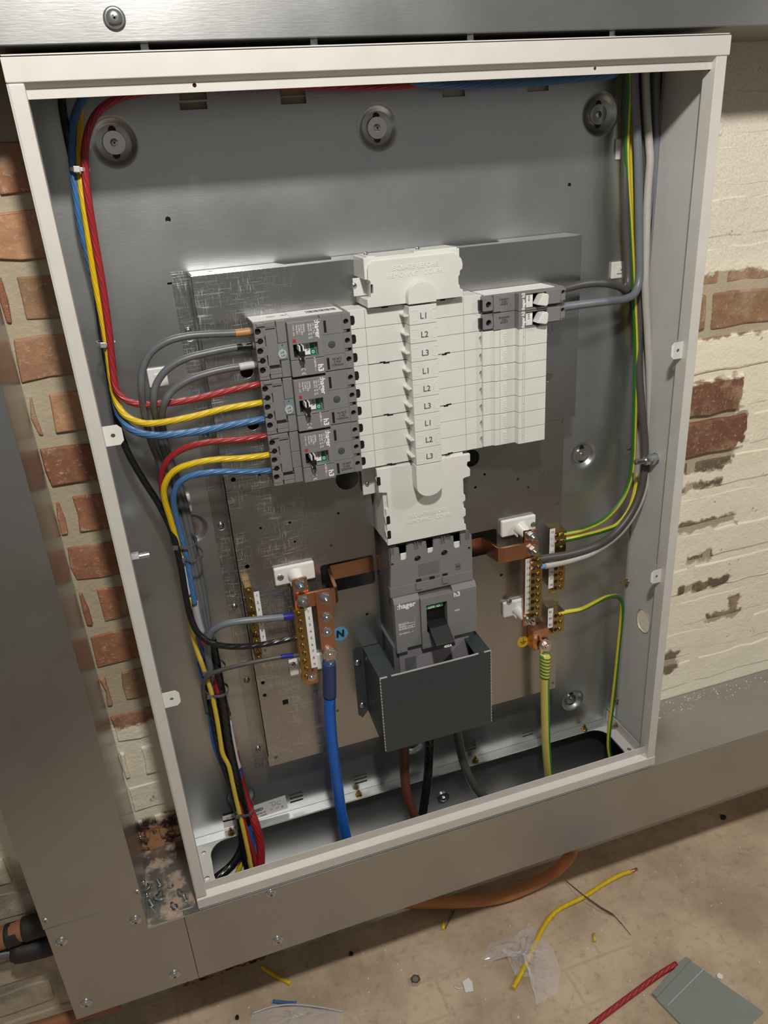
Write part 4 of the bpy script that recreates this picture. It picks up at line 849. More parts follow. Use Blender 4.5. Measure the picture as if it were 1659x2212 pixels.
# right neutral bar
Nr = thing('neutral_bar', 'right neutral assembly, copper link feeding a brass bar numbered 10 to 18', 'busbar', (.56, .08, .70))
standoff(Nr, 0, (0.5402,0.0925,0.8822), (0.5468,0.0745,0.8736), (0.5665,0.0925,0.8809)); 
st = standoff(Nr, 0, (0.539,0.0925,0.7265), (0.5456,0.0745,0.7146), (0.523,0.0925,0.7426), .052)
rx0, rx1 = 0.5381, 0.5616
G().box(rx0, 0.5524, .0700, .0745, 0.7021, 0.8825).done('copper_bar', 'copper', Nr, bev=.0004); G().box(rx0, rx1, .0698, .0743, 0.8366, 0.8825).done('copper_bar', 'copper', Nr, bev=.0004)
z1_ = 0.8509
g = G(); g.strap([(rx1, .0665, z1_), (0.501, .0665, z1_), (0.4928, .0690, z1_), (0.4867, .1140, z1_), (0.4835 - .002, .1175, z1_), (.40, .1175, z1_)], .0265, .005); g.done('copper_link', 'copper', Nr, bev=.0004)
for q, y in (((0.5503,0.07,0.8732), .0698), ((0.5508,0.064,0.8496), .0640), ((0.5503,0.07,0.7132), .0700)): bolt(Nr, q[0], y, q[2], .0078, .007, .008)
nx0, nx1 = 0.5454, 0.5661
termbar(Nr, nx0, nx1, 0.7224, 0.8391, .0580, .0720, 9, 0.558, 0.5488, .0040)
strip(Nr, 0.5383, 0.5486, 0.7294, 0.8346, .0655, [str(j) for j in range(10, 19)], .0060)
for q in ((0.5452,0.056,0.8318), (0.5453,0.056,0.8223)): 
    g = G()
    for j in range(7): a = random.uniform(-.002, .002); b = random.uniform(-.0025, .0025); g.tube([(q[0] + .004, .056, q[2] + b * .6), (q[0] - .003 + a * .3, .0545 + a * .4, q[2] + b)], .0005, 5, 2)
    g.done('wire_strands', 'copper_bright', Nr)
# right earth bars
Er = thing('earth_bar', 'right brass earth bar with strip numbered 10 to 18 beside the enclosure side', 'earth bar', (.64, .09, .79))
e0, e1 = 0.6007, 0.622
termbar(Er, e0, e1, 0.7505, 0.8641, .0800, .0998, 9, 0.6137, 0.6043, .0036)
strip(Er, 0.5914, 0.601, 0.7575, 0.8704, .0820, [str(j) for j in range(10, 19)], .0060)
for q in ((0.6001,0.078,0.8605), (0.6004,0.078,0.8492)):
    g = G()
    for j in range(7): a = random.uniform(-.002, .002); b = random.uniform(-.0022, .0022); g.tube([(q[0] + .004, .079, q[2] + b * .6), (q[0] - .002, .0765 + a * .4, q[2] + b)], .0005, 5, 2)
    g.done('wire_strands', 'copper_bright', Er)
q = (0.6119,0.0985,0.7403); G().cyl((q[0], .0998, q[2]), (q[0], .0994, q[2]), .0062, 18).done('earth_sticker', 'sticker_yellow', Er)
Eq = thing('earth_bar', 'short brass earth bar with strip marked B1 B2 B3', 'earth bar', (.64, .09, .73))
e0, e1 = 0.602, 0.6241
termbar(Eq, e0, e1, 0.6645, 0.707, .0800, .0998, 3, 0.6155, 0.6066, .0038)
strip(Eq, 0.5921, 0.6022, 0.6767, 0.716, .0820, ['B1', 'B2', 'B3'], .0060)
q = (0.6126,0.0985,0.6559); G().cyl((q[0], .0998, q[2]), (q[0], .0994, q[2]), .0062, 18).done('earth_sticker', 'sticker_yellow', Eq)
Es = thing('earth_block', 'laminated copper earth block with bolted lug beside the yellow earth sticker', 'earth block', (.58, .08, .70))
g = G()
b0, b1 = 0.5627, 0.5925
for j in range(4): g.box(b0, b1, .0790 + .0052 * j, .0837 + .0052 * j, 0.639, 0.68)
g.done('copper_laminations', 'copper', Es, bev=.0004)
q = (0.5542,0.0995,0.6485); s_ = G().cyl((q[0], .0998, q[2]), (q[0], .0993, q[2]), .0115, 28).done('earth_sticker', 'sticker_yellow', Es)
g = G(); g.box(q[0] - .0004, q[0] + .0004, .0989, .0993, q[2] + .0005, q[2] + .0070)
for j, w_ in enumerate((.0062, .0045, .0028)): g.box(q[0] - w_, q[0] + w_, .0989, .0993, q[2] - .0003 - .0022 * j, q[2] + .0004 - .0022 * j)
g.done('earth_symbol', 'print_black', s_)
# ------------------------------------------------------------------ cables
def wire(name, label, mat, pts, r, cat_='cable', n=14, group=None, tw=0.):
    g = G(); g.tube(pts, r, n, 7, tw=tw); o = g.done(name, mat); return tag(o, label, cat_, group)
def sleeve(o, pts, r, mat, name='sleeve'):
    g = G(); g.tube(pts, r, 14, 5); return g.done(name, mat, o)
def up(pts): return [(pts[0][0], pts[0][1], 1.5565)] + pts if pts[0][2] < 1.55 else pts      # out through the enclosure top
def upend(pts): return up(pts[::-1])[::-1]
# three grey tails to the top breaker
GR = 'grey tails to the top breaker'
o = wire('power_cable', 'grey wire with a brown sleeve, upper tail to the top breaker', 'cable_grey', [(0.1482,0.062,1.2549),(0.1368,0.06,1.2561),(0.1175,0.06,1.2568),(0.0888,0.06,1.2592),(0.0633,0.06,1.2602),(0.0373,0.06,1.2566),(0.0157,0.06,1.2451),(0.0026,0.06,1.2255),(-0.0034,0.06,1.1998),(-0.0051,0.075,1.1688),(-0.0045,0.095,1.1248),(0.0014,0.115,1.0839),(0.0059,0.125,1.0447),(0.0118,0.13,0.9982),(0.0153,0.132,0.9592),(0.017,0.13,0.9135),(0.0175,0.128,0.8503),(0.0178,0.12,0.8051),(0.0203,0.116,0.7556),(0.0145,0.112,0.689)], .0046, group=GR)
sleeve(o, [(0.1415,0.06,1.2561),(0.1321,0.06,1.2561),(0.1221,0.06,1.2562)], .0050, 'sleeve_brown')
o = wire('power_cable', 'grey wire with a black sleeve, middle tail to the top breaker', 'cable_grey', [(0.1482,0.062,1.2366),(0.1355,0.06,1.238),(0.1148,0.06,1.2384),(0.0853,0.06,1.2364),(0.0558,0.06,1.2327),(0.0325,0.06,1.223),(0.0158,0.06,1.2059),(0.0088,0.06,1.186),(0.0074,0.08,1.1561),(0.009,0.1,1.1144),(0.0143,0.12,1.066),(0.0187,0.134,1.0172),(0.0217,0.136,0.9712),(0.0223,0.134,0.9103),(0.0229,0.13,0.8479),(0.0221,0.124,0.7931),(0.0226,0.12,0.7348),(0.019,0.118,0.6649)], .0046, group=GR)
sleeve(o, [(0.1414,0.06,1.2378),(0.1325,0.06,1.2378),(0.1219,0.06,1.2386)], .0049, 'black_gloss')
o = wire('power_cable', 'grey wire with a clear white sleeve, lower tail to the top breaker', 'cable_grey', [(0.1474,0.062,1.212),(0.1339,0.06,1.213),(0.1111,0.06,1.2132),(0.0813,0.06,1.2108),(0.0541,0.06,1.2051),(0.0332,0.06,1.1943),(0.0209,0.06,1.1798),(0.0149,0.078,1.1554),(0.0137,0.1,1.1135),(0.0179,0.12,1.0723),(0.0244,0.138,1.0217),(0.0269,0.14,0.9759),(0.0277,0.138,0.9071),(0.0284,0.134,0.8443),(0.0236,0.126,0.7829),(0.0187,0.122,0.7078),(0.0206,0.12,0.6443)], .0046, group=GR)
sleeve(o, [(0.1405,0.06,1.2133),(0.1315,0.06,1.2134),(0.1212,0.06,1.213)], .0050, 'tape_white')
# red, yellow and blue to the middle breaker
wire('power_cable', 'red stranded wire running along the top then down into the middle breaker', 'cable_red', up([(0.4733,0.118,1.5345),(0.4214,0.118,1.5295),(0.3702,0.116,1.527),(0.3153,0.116,1.5281),(0.2558,0.114,1.5307),(0.1983,0.11,1.5339),(0.1483,0.104,1.5372),(0.1106,0.102,1.537),(0.0784,0.1,1.5328),(0.0415,0.1,1.5278),(0.0152,0.1,1.5177),(-0.0012,0.1,1.5016),(-0.0122,0.1,1.4784),(-0.0175,0.1,1.4534),(-0.0207,0.098,1.4188),(-0.0225,0.098,1.3778),(-0.0244,0.094,1.3248),(-0.028,0.09,1.2698),(-0.032,0.086,1.2305),(-0.0333,0.08,1.2023),(-0.0228,0.074,1.1872),(-0.0033,0.07,1.1797),(0.024,0.066,1.1784),(0.059,0.064,1.1791),(0.1011,0.062,1.1837),(0.1364,0.06,1.187),(0.1513,0.062,1.1861)]), .0045)
wire('power_cable', 'yellow stranded wire entering the middle breaker beneath the red one', 'cable_yellow', up([(0.0085,0.133,1.5403),(-0.0038,0.13,1.5301),(-0.0106,0.125,1.5168),(-0.0156,0.116,1.4926),(-0.0227,0.11,1.4588),(-0.026,0.106,1.4241),(-0.0283,0.104,1.3884),(-0.0314,0.104,1.3407),(-0.0323,0.1,1.2971),(-0.0337,0.096,1.2521),(-0.0368,0.092,1.212),(-0.0362,0.086,1.1843),(-0.0284,0.078,1.1668),(-0.0088,0.07,1.156),(0.0197,0.066,1.1543),(0.0553,0.064,1.1566),(0.0978,0.062,1.1611),(0.1355,0.06,1.1621),(0.1519,0.062,1.1615)]), .0044)
wire('power_cable', 'blue stranded wire entering the middle breaker beneath the yellow one', 'cable_blue', up([(0.6911,0.112,1.5303),(0.6409,0.112,1.5265),(0.5917,0.112,1.5244),(0.5436,0.112,1.524),(0.4967,0.112,1.5235),(0.4509,0.112,1.5247),(0.4135,0.114,1.5284),(0.3425,0.124,1.5339),(0.2261,0.134,1.5381),(0.1145,0.136,1.5413),(0.0402,0.134,1.5439),(0.0081,0.127,1.5379),(-0.0078,0.122,1.5249),(-0.0205,0.116,1.5024),(-0.0277,0.112,1.4738),(-0.0315,0.11,1.4395),(-0.0346,0.112,1.3989),(-0.0332,0.114,1.3508),(-0.0325,0.112,1.3067),(-0.0339,0.108,1.2674),(-0.0359,0.104,1.2272),(-0.0378,0.098,1.1925),(-0.0362,0.09,1.1666),(-0.0246,0.078,1.1475),(-0.0005,0.07,1.1383),(0.0283,0.066,1.1359),(0.0639,0.064,1.1356),(0.1005,0.062,1.1378),(0.1349,0.06,1.1392),(0.1515,0.062,1.1385)]), .0050)
# to the bottom breaker
wire('power_cable', 'red stranded wire rising from the left bundle into the bottom breaker', 'cable_red', [(0.1599,0.062,1.1149),(0.1419,0.06,1.1159),(0.1095,0.06,1.1169),(0.0734,0.064,1.1186),(0.0431,0.068,1.116),(0.0189,0.074,1.1053),(0.0038,0.082,1.0849),(-0.0015,0.09,1.0593),(-0.0014,0.098,1.0284),(0.0011,0.106,0.9887),(0.005,0.112,0.948),(0.0065,0.114,0.9006),(0.0074,0.114,0.8526),(0.011,0.112,0.8033),(0.0201,0.108,0.7608),(0.02,0.106,0.6916)], .0043)
wire('power_cable', 'yellow stranded wire rising from the left bundle into the bottom breaker', 'cable_yellow', [(0.1566,0.062,1.0881),(0.1384,0.06,1.0887),(0.1058,0.06,1.0905),(0.0724,0.062,1.0938),(0.042,0.066,1.0921),(0.0174,0.07,1.0846),(0.0023,0.076,1.0652),(-0.0014,0.082,1.0418),(0.001,0.088,1.0109),(0.0036,0.094,0.9716),(0.0044,0.096,0.937)], .0044)
wire('power_cable', 'blue stranded wire rising from the left bundle into the bottom breaker', 'cable_blue', [(0.1571,0.062,1.0649),(0.1394,0.06,1.0662),(0.1093,0.06,1.0704),(0.0729,0.062,1.0765),(0.0424,0.066,1.076),(0.0232,0.07,1.0688),(0.0118,0.076,1.0498),(0.0088,0.084,1.025),(0.0104,0.092,0.9856),(0.0125,0.094,0.9474),(0.0122,0.095,0.9052),(0.0112,0.096,0.8657)], .0043)
# black neutral
wire('power_cable', 'shiny black wire from the top left corner looping to the left neutral bar', 'cable_black', up([(-0.0253,0.118,1.5402),(-0.0284,0.118,1.5195),(-0.0291,0.114,1.4932),(-0.0289,0.114,1.4543),(-0.0283,0.114,1.4138),(-0.0299,0.116,1.3665),(-0.0336,0.114,1.3121),(-0.0374,0.112,1.2613),(-0.0391,0.112,1.2138),(-0.0408,0.11,1.1712),(-0.0412,0.11,1.1394),(-0.0351,0.106,1.1036),(-0.023,0.102,1.0658),(-0.0096,0.098,1.0287),(-0.0001,0.092,0.9879),(0.0025,0.086,0.9386),(0.0014,0.08,0.8888),(0.0028,0.075,0.8521),(0.0103,0.07,0.8275),(0.0292,0.066,0.8086),(0.0649,0.064,0.7958),(0.1063,0.064,0.7902),(0.1491,0.063,0.79),(0.1622,0.064,0.7884)]), .0046)
o = wire('power_cable', 'grey wire with blue sleeve running to the left neutral bar', 'cable_grey_blue', [(0.0176,0.118,0.6653),(0.0162,0.105,0.7379),(0.0176,0.092,0.7888),(0.0267,0.082,0.819),(0.0443,0.074,0.8337),(0.0713,0.068,0.8366),(0.105,0.065,0.8336),(0.1339,0.064,0.8298),(0.1605,0.064,0.8262)], .0052)
sleeve(o, [(0.1542,0.064,0.827),(0.1437,0.064,0.8289),(0.1339,0.064,0.8298)], .0058, 'sleeve_blue')
o = wire('power_cable', 'thin black wire with blue sleeve near the foot of the left neutral bar', 'cable_grey_dark', [(-0.0007,0.108,0.6601),(-0.0008,0.098,0.7037),(0.0026,0.09,0.7303),(0.0157,0.082,0.7484),(0.0399,0.076,0.7556),(0.075,0.07,0.7597),(0.1102,0.066,0.7608),(0.1399,0.064,0.7588),(0.1571,0.064,0.7548)], .0033)
sleeve(o, [(0.1406,0.064,0.7586),(0.1314,0.064,0.7604),(0.1221,0.064,0.7613)], .0039, 'sleeve_blue')
# lower-left bundle
o = wire('power_cable', 'pale yellow wire running down the front of the lower left bundle', 'cable_yellow_pale', [(0.0053,0.096,0.8791),(0.0003,0.094,0.8335),(0.0017,0.094,0.792),(0.0065,0.094,0.7524),(0.0109,0.096,0.706),(0.0119,0.098,0.6544),(0.0108,0.1,0.6063),(0.0105,0.1,0.5795),(0.0162,0.1,0.5511),(0.0172,0.1,0.5157),(0.0182,0.1,0.4743),(0.0201,0.095,0.4257),(0.0212,0.09,0.3761),(0.0215,0.085,0.3367),(0.0217,0.08,0.308)], .0037)
wire('power_cable', 'bright blue wire on the left edge of the lower left bundle', 'cable_blue_bright', [(0.0032,0.112,0.7544),(0.0047,0.114,0.7085),(0.0042,0.114,0.654),(0.0016,0.116,0.5965),(0.0061,0.12,0.5475),(0.0161,0.125,0.4939)], .0050)
wire('power_cable', 'thick black wire in the middle of the lower left bundle', 'cable_black', [(0.0253,0.112,0.791),(0.0252,0.11,0.7319),(0.0246,0.112,0.6676),(0.0224,0.112,0.6024),(0.0228,0.112,0.5534),(0.0248,0.112,0.5023),(0.0274,0.114,0.4452),(0.0297,0.115,0.4078)], .0085)
wire('power_cable', 'thin black wire bowing left out of the lower left bundle', 'cable_black', [(0.0074,0.108,0.7119),(0.0056,0.106,0.6596),(0.0051,0.106,0.6034),(0.0083,0.108,0.547),(0.013,0.108,0.4896),(0.0148,0.105,0.4341),(0.0136,0.1,0.3799),(0.0131,0.092,0.3327),(0.014,0.085,0.3058)], .0044)
wire('power_cable', 'bright blue wire leaving the bundle on its right beneath white tape', 'cable_blue_bright', [(0.0107,0.12,0.8565),(0.0127,0.125,0.7693),(0.0205,0.128,0.6757),(0.0287,0.128,0.5778),(0.0315,0.128,0.5268),(0.0329,0.128,0.4746),(0.0303,0.122,0.4279),(0.0307,0.112,0.383),(0.0303,0.104,0.3354),(0.0275,0.098,0.2914)], .0046)
wire('power_cable', 'thin red wire inside the lower left bundle beside the yellow one', 'cable_red', [(0.0121,0.112,0.6343),(0.0132,0.112,0.5764),(0.0149,0.11,0.538),(0.0174,0.11,0.4913),(0.0223,0.106,0.4462),(0.0265,0.098,0.3877),(0.03,0.092,0.3425),(0.0295,0.088,0.3072)], .0038)
wire('power_cable', 'thick red cable bulging right at the foot of the bundle', 'cable_red', [(0.0297,0.13,0.556),(0.0313,0.13,0.4839),(0.0363,0.12,0.4383),(0.0425,0.105,0.4071),(0.0445,0.098,0.3694),(0.0387,0.09,0.3297),(0.0312,0.086,0.2972)], .0075)
wire('power_cable', 'thick black cable curving left through the bottom opening', 'cable_black', [(0.0297,0.13,0.426),(0.0246,0.125,0.3835),(0.0116,0.115,0.3486),(-0.0108,0.105,0.3289),(-0.0374,0.095,0.3229),(-0.0726,0.085,0.3099)], .0078)
wire('power_cable', 'short yellow cable tail deep in the bottom opening', 'cable_yellow', [(0.0265,0.12,0.3429),(0.0133,0.115,0.3252),(-0.0007,0.108,0.31),(-0.0131,0.1,0.2895)], .0045)
o = wire('power_cable', 'dark blue sleeved cable in the bundle behind the yellow wire', 'shrink_navy', [(0.0166,0.126,0.7933),(0.0205,0.128,0.7477),(0.023,0.128,0.7023),(0.0248,0.128,0.6651),(0.0273,0.127,0.6322)], .0088)
# grey and white tape on the bundle
o = G(); o.tube([(0.0062,0.096,0.9479),(0.0053,0.096,0.927),(0.0051,0.096,0.9056),(0.0046,0.096,0.8831)], .0046, 12, 4); tag(o.done('tape_wrap', 'tape_white'), 'white tape wrapped round the bundle above the neutral bar', 'tape')
o = G(); o.tube([(0.0118,0.1,0.8673),(0.012,0.1,0.8391),(0.0138,0.1,0.8116)], .0052, 12, 4); tag(o.done('tape_wrap', 'tape_grey'), 'grey tape wrapped round blue wire at the neutral bar level', 'tape')
o = G(); o.tube([(0.0281,0.122,0.6214),(0.0285,0.122,0.5826),(0.029,0.122,0.5428),(0.031,0.122,0.524)], .0062, 12, 4); tag(o.done('tape_wrap', 'tape_white'), 'white tape wrapped low on the right of the bundle', 'tape')
# big neutral tail
def lug(parent, q, y, r, down, mat='tin', hole=.0085):
    g = G(); g.sheet(circ(q[0], q[2], r, 26), [], y - .004, .004)
    g.strap([(q[0], y - .002, q[2] - r * .6), (q[0] + down[0] * .7, y - .002, q[2] - r * 1.3)], r * 1.6, .0036, up=(1, 0, 0)); g.cyl((q[0] + down[0] * .6, y - .002, q[2] - r * 1.05), (q[0] + down[0], y - .003, q[2] - down[1]), r * .62, 18, r * .72)
    l = g.done('lug', mat, parent, bev=.0005); bolt(l, q[0], y - .004, q[2], hole, .006, .002, 'lug_bolt', mat); return l
o = wire('power_cable', 'thick blue cable with navy shrink sleeve bolted to the copper neutral bar', 'cable_blue_bright', [(0.1934,0.057,0.7273),(0.1889,0.056,0.6757),(0.1852,0.055,0.6315),(0.1835,0.054,0.5757),(0.1843,0.055,0.5051),(0.1857,0.058,0.4397),(0.1887,0.062,0.3861),(0.1927,0.066,0.3303),(0.1964,0.07,0.2784)], .0094, n=20)
q = (0.1967,0.0615,0.7496); lug(o, q, .0615, .0115, (0, .022)); sleeve(o, [(0.1938,0.057,0.7359),(0.1917,0.057,0.7057),(0.1887,0.057,0.6705)], .0108, 'shrink_navy', 'shrink_sleeve')
# outgoing mains below the shroud
wire('power_cable', 'brown supply cable dropping from beneath the shroud', 'cable_brown', [(0.3151,0.085,0.567),(0.3154,0.085,0.4954),(0.3133,0.085,0.443),(0.3129,0.08,0.404),(0.3195,0.075,0.3616),(0.338,0.07,0.3135),(0.3681,0.068,0.2741)], .0085, n=18)
wire('power_cable', 'black supply cable dropping from beneath the shroud', 'cable_black', [(0.3673,0.095,0.5529),(0.3673,0.095,0.4907),(0.3633,0.095,0.4384),(0.3556,0.09,0.3903),(0.3465,0.085,0.3532),(0.335,0.08,0.3048)], .0082, n=18)
wire('power_cable', 'grey supply cable dropping from beneath the shroud to the right', 'cable_grey_dark', [(0.4221,0.1,0.5421),(0.4242,0.1,0.4837),(0.4311,0.1,0.427),(0.4393,0.095,0.3893),(0.4553,0.09,0.348),(0.4815,0.085,0.3078)], .0080, n=18)
# earth tail
o = wire('earth_cable', 'thick green and yellow earth cable bolted to the copper earth block', 'cable_gy_big', [(0.5805,0.066,0.6242),(0.5809,0.066,0.569),(0.5837,0.066,0.4954),(0.5873,0.066,0.4292),(0.5933,0.067,0.3701),(0.6028,0.07,0.3058)], .0082, n=20)
q = (0.5837,0.073,0.6491); l = lug(o, q, .0760, .0118, (0, .024)); 
g = G(); g.strap([(q[0] - .010, .0770, q[2] + .016), (q[0] - .004, .072, q[2] + .006)], .009, .003, up=(0, .5, .86)); g.done('lug_palm', 'copper_bright', l)
g = G(); g.tube([(0.5798,0.066,0.6332),(0.5802,0.066,0.6144),(0.5805,0.066,0.5864)], lambda t: .0098 - .0012 * t, 16, 6); g.done('tape_wrap', 'tape_gy', o)
# right-hand earths
wire('earth_cable', 'green and yellow earth wire from B1 turning down the right side', 'cable_gy', [(0.6119,0.082,0.7015),(0.6275,0.082,0.7013),(0.658,0.082,0.6991),(0.6897,0.088,0.7011),(0.716,0.095,0.7012),(0.7424,0.105,0.6921),(0.7604,0.113,0.6783),(0.7679,0.116,0.6578),(0.7679,0.116,0.6171),(0.7651,0.114,0.5668),(0.762,0.112,0.5045),(0.7574,0.11,0.4292),(0.7519,0.106,0.3763),(0.7493,0.1,0.3407),(0.7528,0.094,0.3085),(0.755,0.09,0.2685)], .0041, tw=.4)
wire('earth_cable', 'green and yellow earth wire, upper of two into the right earth bar', 'cable_gy', up([(0.7167,0.12,1.5347),(0.7197,0.12,1.5063),(0.7201,0.12,1.4715),(0.7213,0.12,1.4357),(0.7274,0.12,1.3861),(0.7354,0.12,1.3343),(0.7429,0.12,1.2804),(0.7514,0.12,1.2171),(0.7614,0.12,1.1356),(0.7624,0.115,1.0597),(0.7637,0.112,0.9961),(0.7638,0.11,0.9553),(0.7569,0.106,0.9156),(0.737,0.1,0.883),(0.7027,0.094,0.8602),(0.6633,0.088,0.8537),(0.6281,0.084,0.8552),(0.6073,0.083,0.8584)]), .0040)
wire('earth_cable', 'green and yellow earth wire, lower of two into the right earth bar', 'cable_gy_turned', up([(0.7323,0.135,1.5244),(0.7384,0.135,1.4473),(0.7468,0.135,1.3718),(0.7585,0.135,1.2776),(0.7719,0.135,1.1762),(0.7819,0.135,1.099),(0.7833,0.13,1.0203),(0.7872,0.125,0.9546),(0.7785,0.115,0.9082),(0.7626,0.106,0.8666),(0.7339,0.098,0.8431),(0.6981,0.092,0.8401),(0.6612,0.088,0.841),(0.6268,0.084,0.8433),(0.6095,0.083,0.845)]), .0042)
# right-hand greys
wire('power_cable', 'dark grey wire leaving the topmost single-pole breaker', 'cable_grey_dark', upend([(0.5821,0.062,1.2583),(0.5969,0.062,1.2606),(0.6293,0.066,1.2624),(0.6652,0.074,1.2583),(0.6972,0.086,1.2495),(0.7202,0.1,1.2392),(0.7318,0.112,1.2482),(0.7325,0.118,1.2816),(0.7284,0.12,1.3218),(0.7233,0.12,1.3674),(0.723,0.125,1.4174),(0.7242,0.13,1.4659),(0.7237,0.13,1.5127)]), .0058)
wire('power_cable', 'blue-grey wire leaving the second single-pole breaker', 'cable_grey_blue', upend([(0.583,0.062,1.2336),(0.5979,0.062,1.2345),(0.6346,0.066,1.2337),(0.6813,0.078,1.2308),(0.7151,0.09,1.2287),(0.7378,0.1,1.2339),(0.7477,0.106,1.2541),(0.7471,0.11,1.2943),(0.7433,0.112,1.347),(0.7382,0.112,1.3978),(0.7331,0.112,1.4408),(0.728,0.114,1.4824),(0.7238,0.116,1.5228)]), .0060)
wire('power_cable', 'dark grey cable bending under the stud into the right neutral bar', 'cable_grey_dark', up([(0.7475,0.135,1.5238),(0.7557,0.135,1.4464),(0.7655,0.135,1.3509),(0.7697,0.132,1.2489),(0.7681,0.126,1.1782),(0.7664,0.116,1.1054),(0.769,0.105,1.0455),(0.772,0.095,0.9918),(0.7711,0.088,0.9448),(0.7637,0.083,0.9059),(0.7432,0.078,0.869),(0.7085,0.073,0.8392),(0.6656,0.068,0.8273),(0.6148,0.064,0.8266),(0.5747,0.062,0.8306),(0.5577,0.062,0.8319)]), .0064)
o = wire('power_cable', 'pale grey cable bending under the stud into the right neutral bar', 'cable_pale', up([(0.7422,0.118,1.5337),(0.7491,0.118,1.4817),(0.7568,0.118,1.4396),(0.7591,0.116,1.415),(0.7591,0.116,1.3712),(0.7597,0.112,1.3063),(0.7612,0.108,1.2386),(0.7719,0.108,1.1661),(0.7793,0.104,1.091),(0.7829,0.098,1.0134),(0.7835,0.093,0.9575),(0.776,0.088,0.9101),(0.7583,0.083,0.8725),(0.7255,0.078,0.8377),(0.6776,0.072,0.8174),(0.6297,0.066,0.8135),(0.5886,0.063,0.8148),(0.5717,0.062,0.8166)]), .0057)
sleeve(o, [(0.5762,0.0625,0.8162),(0.5685,0.0625,0.8162),(0.5634,0.0625,0.8165)], .0050, 'sticker_blue', 'blue_core')
wire('power_cable', 'steel grey cable in the right rear corner of the enclosure', 'cable_grey_blue', up([(0.7671,0.128,1.5225),(0.7712,0.128,1.4873),(0.7764,0.128,1.4327),(0.7784,0.128,1.3696),(0.7813,0.128,1.3033),(0.7856,0.128,1.2193),(0.7887,0.126,1.1308),(0.7918,0.124,1.0609)]), .0062)
# ------------------------------------------------------------------ cable ties and bases
def tie(label, c, axis, rx, ry, head=None, w=.0042, mat='zinc_bright', tail=True):
    c = Vector(c); ax = Vector(axis).normalized(); u, v = frame(ax)
    pts = [c + v * (rx * math.cos(2 * PI * i / 24)) + u * (ry * math.sin(2 * PI * i / 24)) for i in range(24)]
    g = G(); g.strap(pts, w, .0012, True, ax); o = g.done('cable_tie', mat, bev=.0003)
    h = c + u * ry * 1.0 + v * rx * (head or -.3)
    g = G(); a = ax * .0032; b = v * .0035; d = u * .0016
    vs_ = [g.b.verts.new(h + a * i + b * j + d * k_) for i in (-1, 1) for j in (-1, 1) for k_ in (-1, 1)]
    for f in ((0, 1, 3, 2), (4, 6, 7, 5), (0, 4, 5, 1), (2, 3, 7, 6), (0, 2, 6, 4), (1, 5, 7, 3)): g.b.faces.new([vs_[i] for i in f])
    hd = g.done('tie_head', mat, o, bev=.0004)
    return tag(o, label, 'cable tie', 'metal cable ties on the left bundle')
tie('metal cable tie at the top of the left bundle near the corner dimple', (-0.0228,0.107,1.4558), (.1, 0, 1), .0108, .0125)
tie('metal cable tie round black, yellow and red above the left tab', (-0.0345,0.101,1.2565), (.12, 0, 1), .0108, .0135)
tie('cable tie round the bundle, upper of a pair beside left dimple', (0.0137,0.113,0.9637), (.22, 0, 1), .0185, .0285, -.75, mat='tie_grey')
tie('cable tie round the bundle, lower of a pair beside left dimple', (0.0194,0.114,0.9416), (.22, 0, 1), .0180, .0285, -.75, mat='tie_grey')
tie('cable tie at the lower bundle above the bowing black wire', (0.0212,0.11,0.7435), (.2, 0, 1), .0190, .0205, -.75, mat='tie_grey')
tie('cable tie at the lower bundle below the bowing black wire', (0.0203,0.111,0.6988), (.2, 0, 1), .0185, .0205, -.75, mat='tie_grey')
tie('cable tie gathering the bundle just above the bottom opening', (0.0281,0.113,0.4458), (.2, 0, 1), .0170, .0225, -.75, mat='tie_grey')
def base(label, q, w, h):
    g = G(); g.box(q[0] - w, q[0] + w, .1455, .1498, q[2] - h, q[2] + h); o = g.done('tie_base', 'plastic_bright', E, bev=.0012)
    g = G(); g.box(q[0] - w * .35, q[0] + w * .35, .1435, .1456, q[2] - h * .4, q[2] + h * .4); g.done('saddle', 'plastic_bright', o, bev=.0006)
    pan_screw(o, q[0] + w * .2, .1455, q[2], .0036, h=.0018)
    return o
base('white square tie base behind the three grey looping wires', (0.0207,0.147,1.1941), .0128, .0128); base('white square tie base beside the dark grey wire on the right', (0.7378,0.147,1.2625), .0125, .0125)
base('white square tie base high on the right, half in shadow', (0.7311,0.147,1.4346), .0095, .0138); base('white square tie base above the left dimple', (0.0271,0.147,1.0051), .0070, .0140); base('white tie base half hidden below the grey neutral wire', (0.0255,0.147,0.765), .0060, .0140)
# ------------------------------------------------------------------ pipes at lower left, loose screws on the trunking
g = G(); g.tube([(-0.4857,0.13,0.2972),(-0.4144,0.128,0.2986),(-0.3545,0.126,0.3063),(-0.3096,0.125,0.309)], .018, 16, 6); o = tag(g.done('pipe', 'pipe_clay'), 'clay-coloured pipe with black tar entering the trunking at lower left', 'pipe')
g = G(); g.tube([(-0.3887,0.128,0.3009),(-0.3738,0.127,0.3018),(-0.3685,0.127,0.3027)], .0195, 16, 4); g.tube([(-0.3604,0.126,0.3057),(-0.3395,0.125,0.3072),(-0.3093,0.124,0.3101)], .0205, 16, 4); g.done('tar_band', 'pipe_dark', o)
g = G(); g.tube([(-0.3891,0.122,0.2673),(-0.364,0.12,0.2644),(-0.335,0.12,0.2617),(-0.2972,0.12,0.2631)], lambda t: .0185 if t > .05 else .015, 16, 6); tag(g.done('cable_gland', 'pipe_dark'), 'black cable sleeve entering the trunking beneath the clay pipe', 'cable')
g = G(); g.tube([(-0.4476,0.125,0.2788),(-0.4066,0.123,0.2701),(-0.3788,0.122,0.2645)], .008, 12, 5); tag(g.done('power_cable', 'cable_grey'), 'grey cable poking out of the black sleeve at lower left', 'cable')
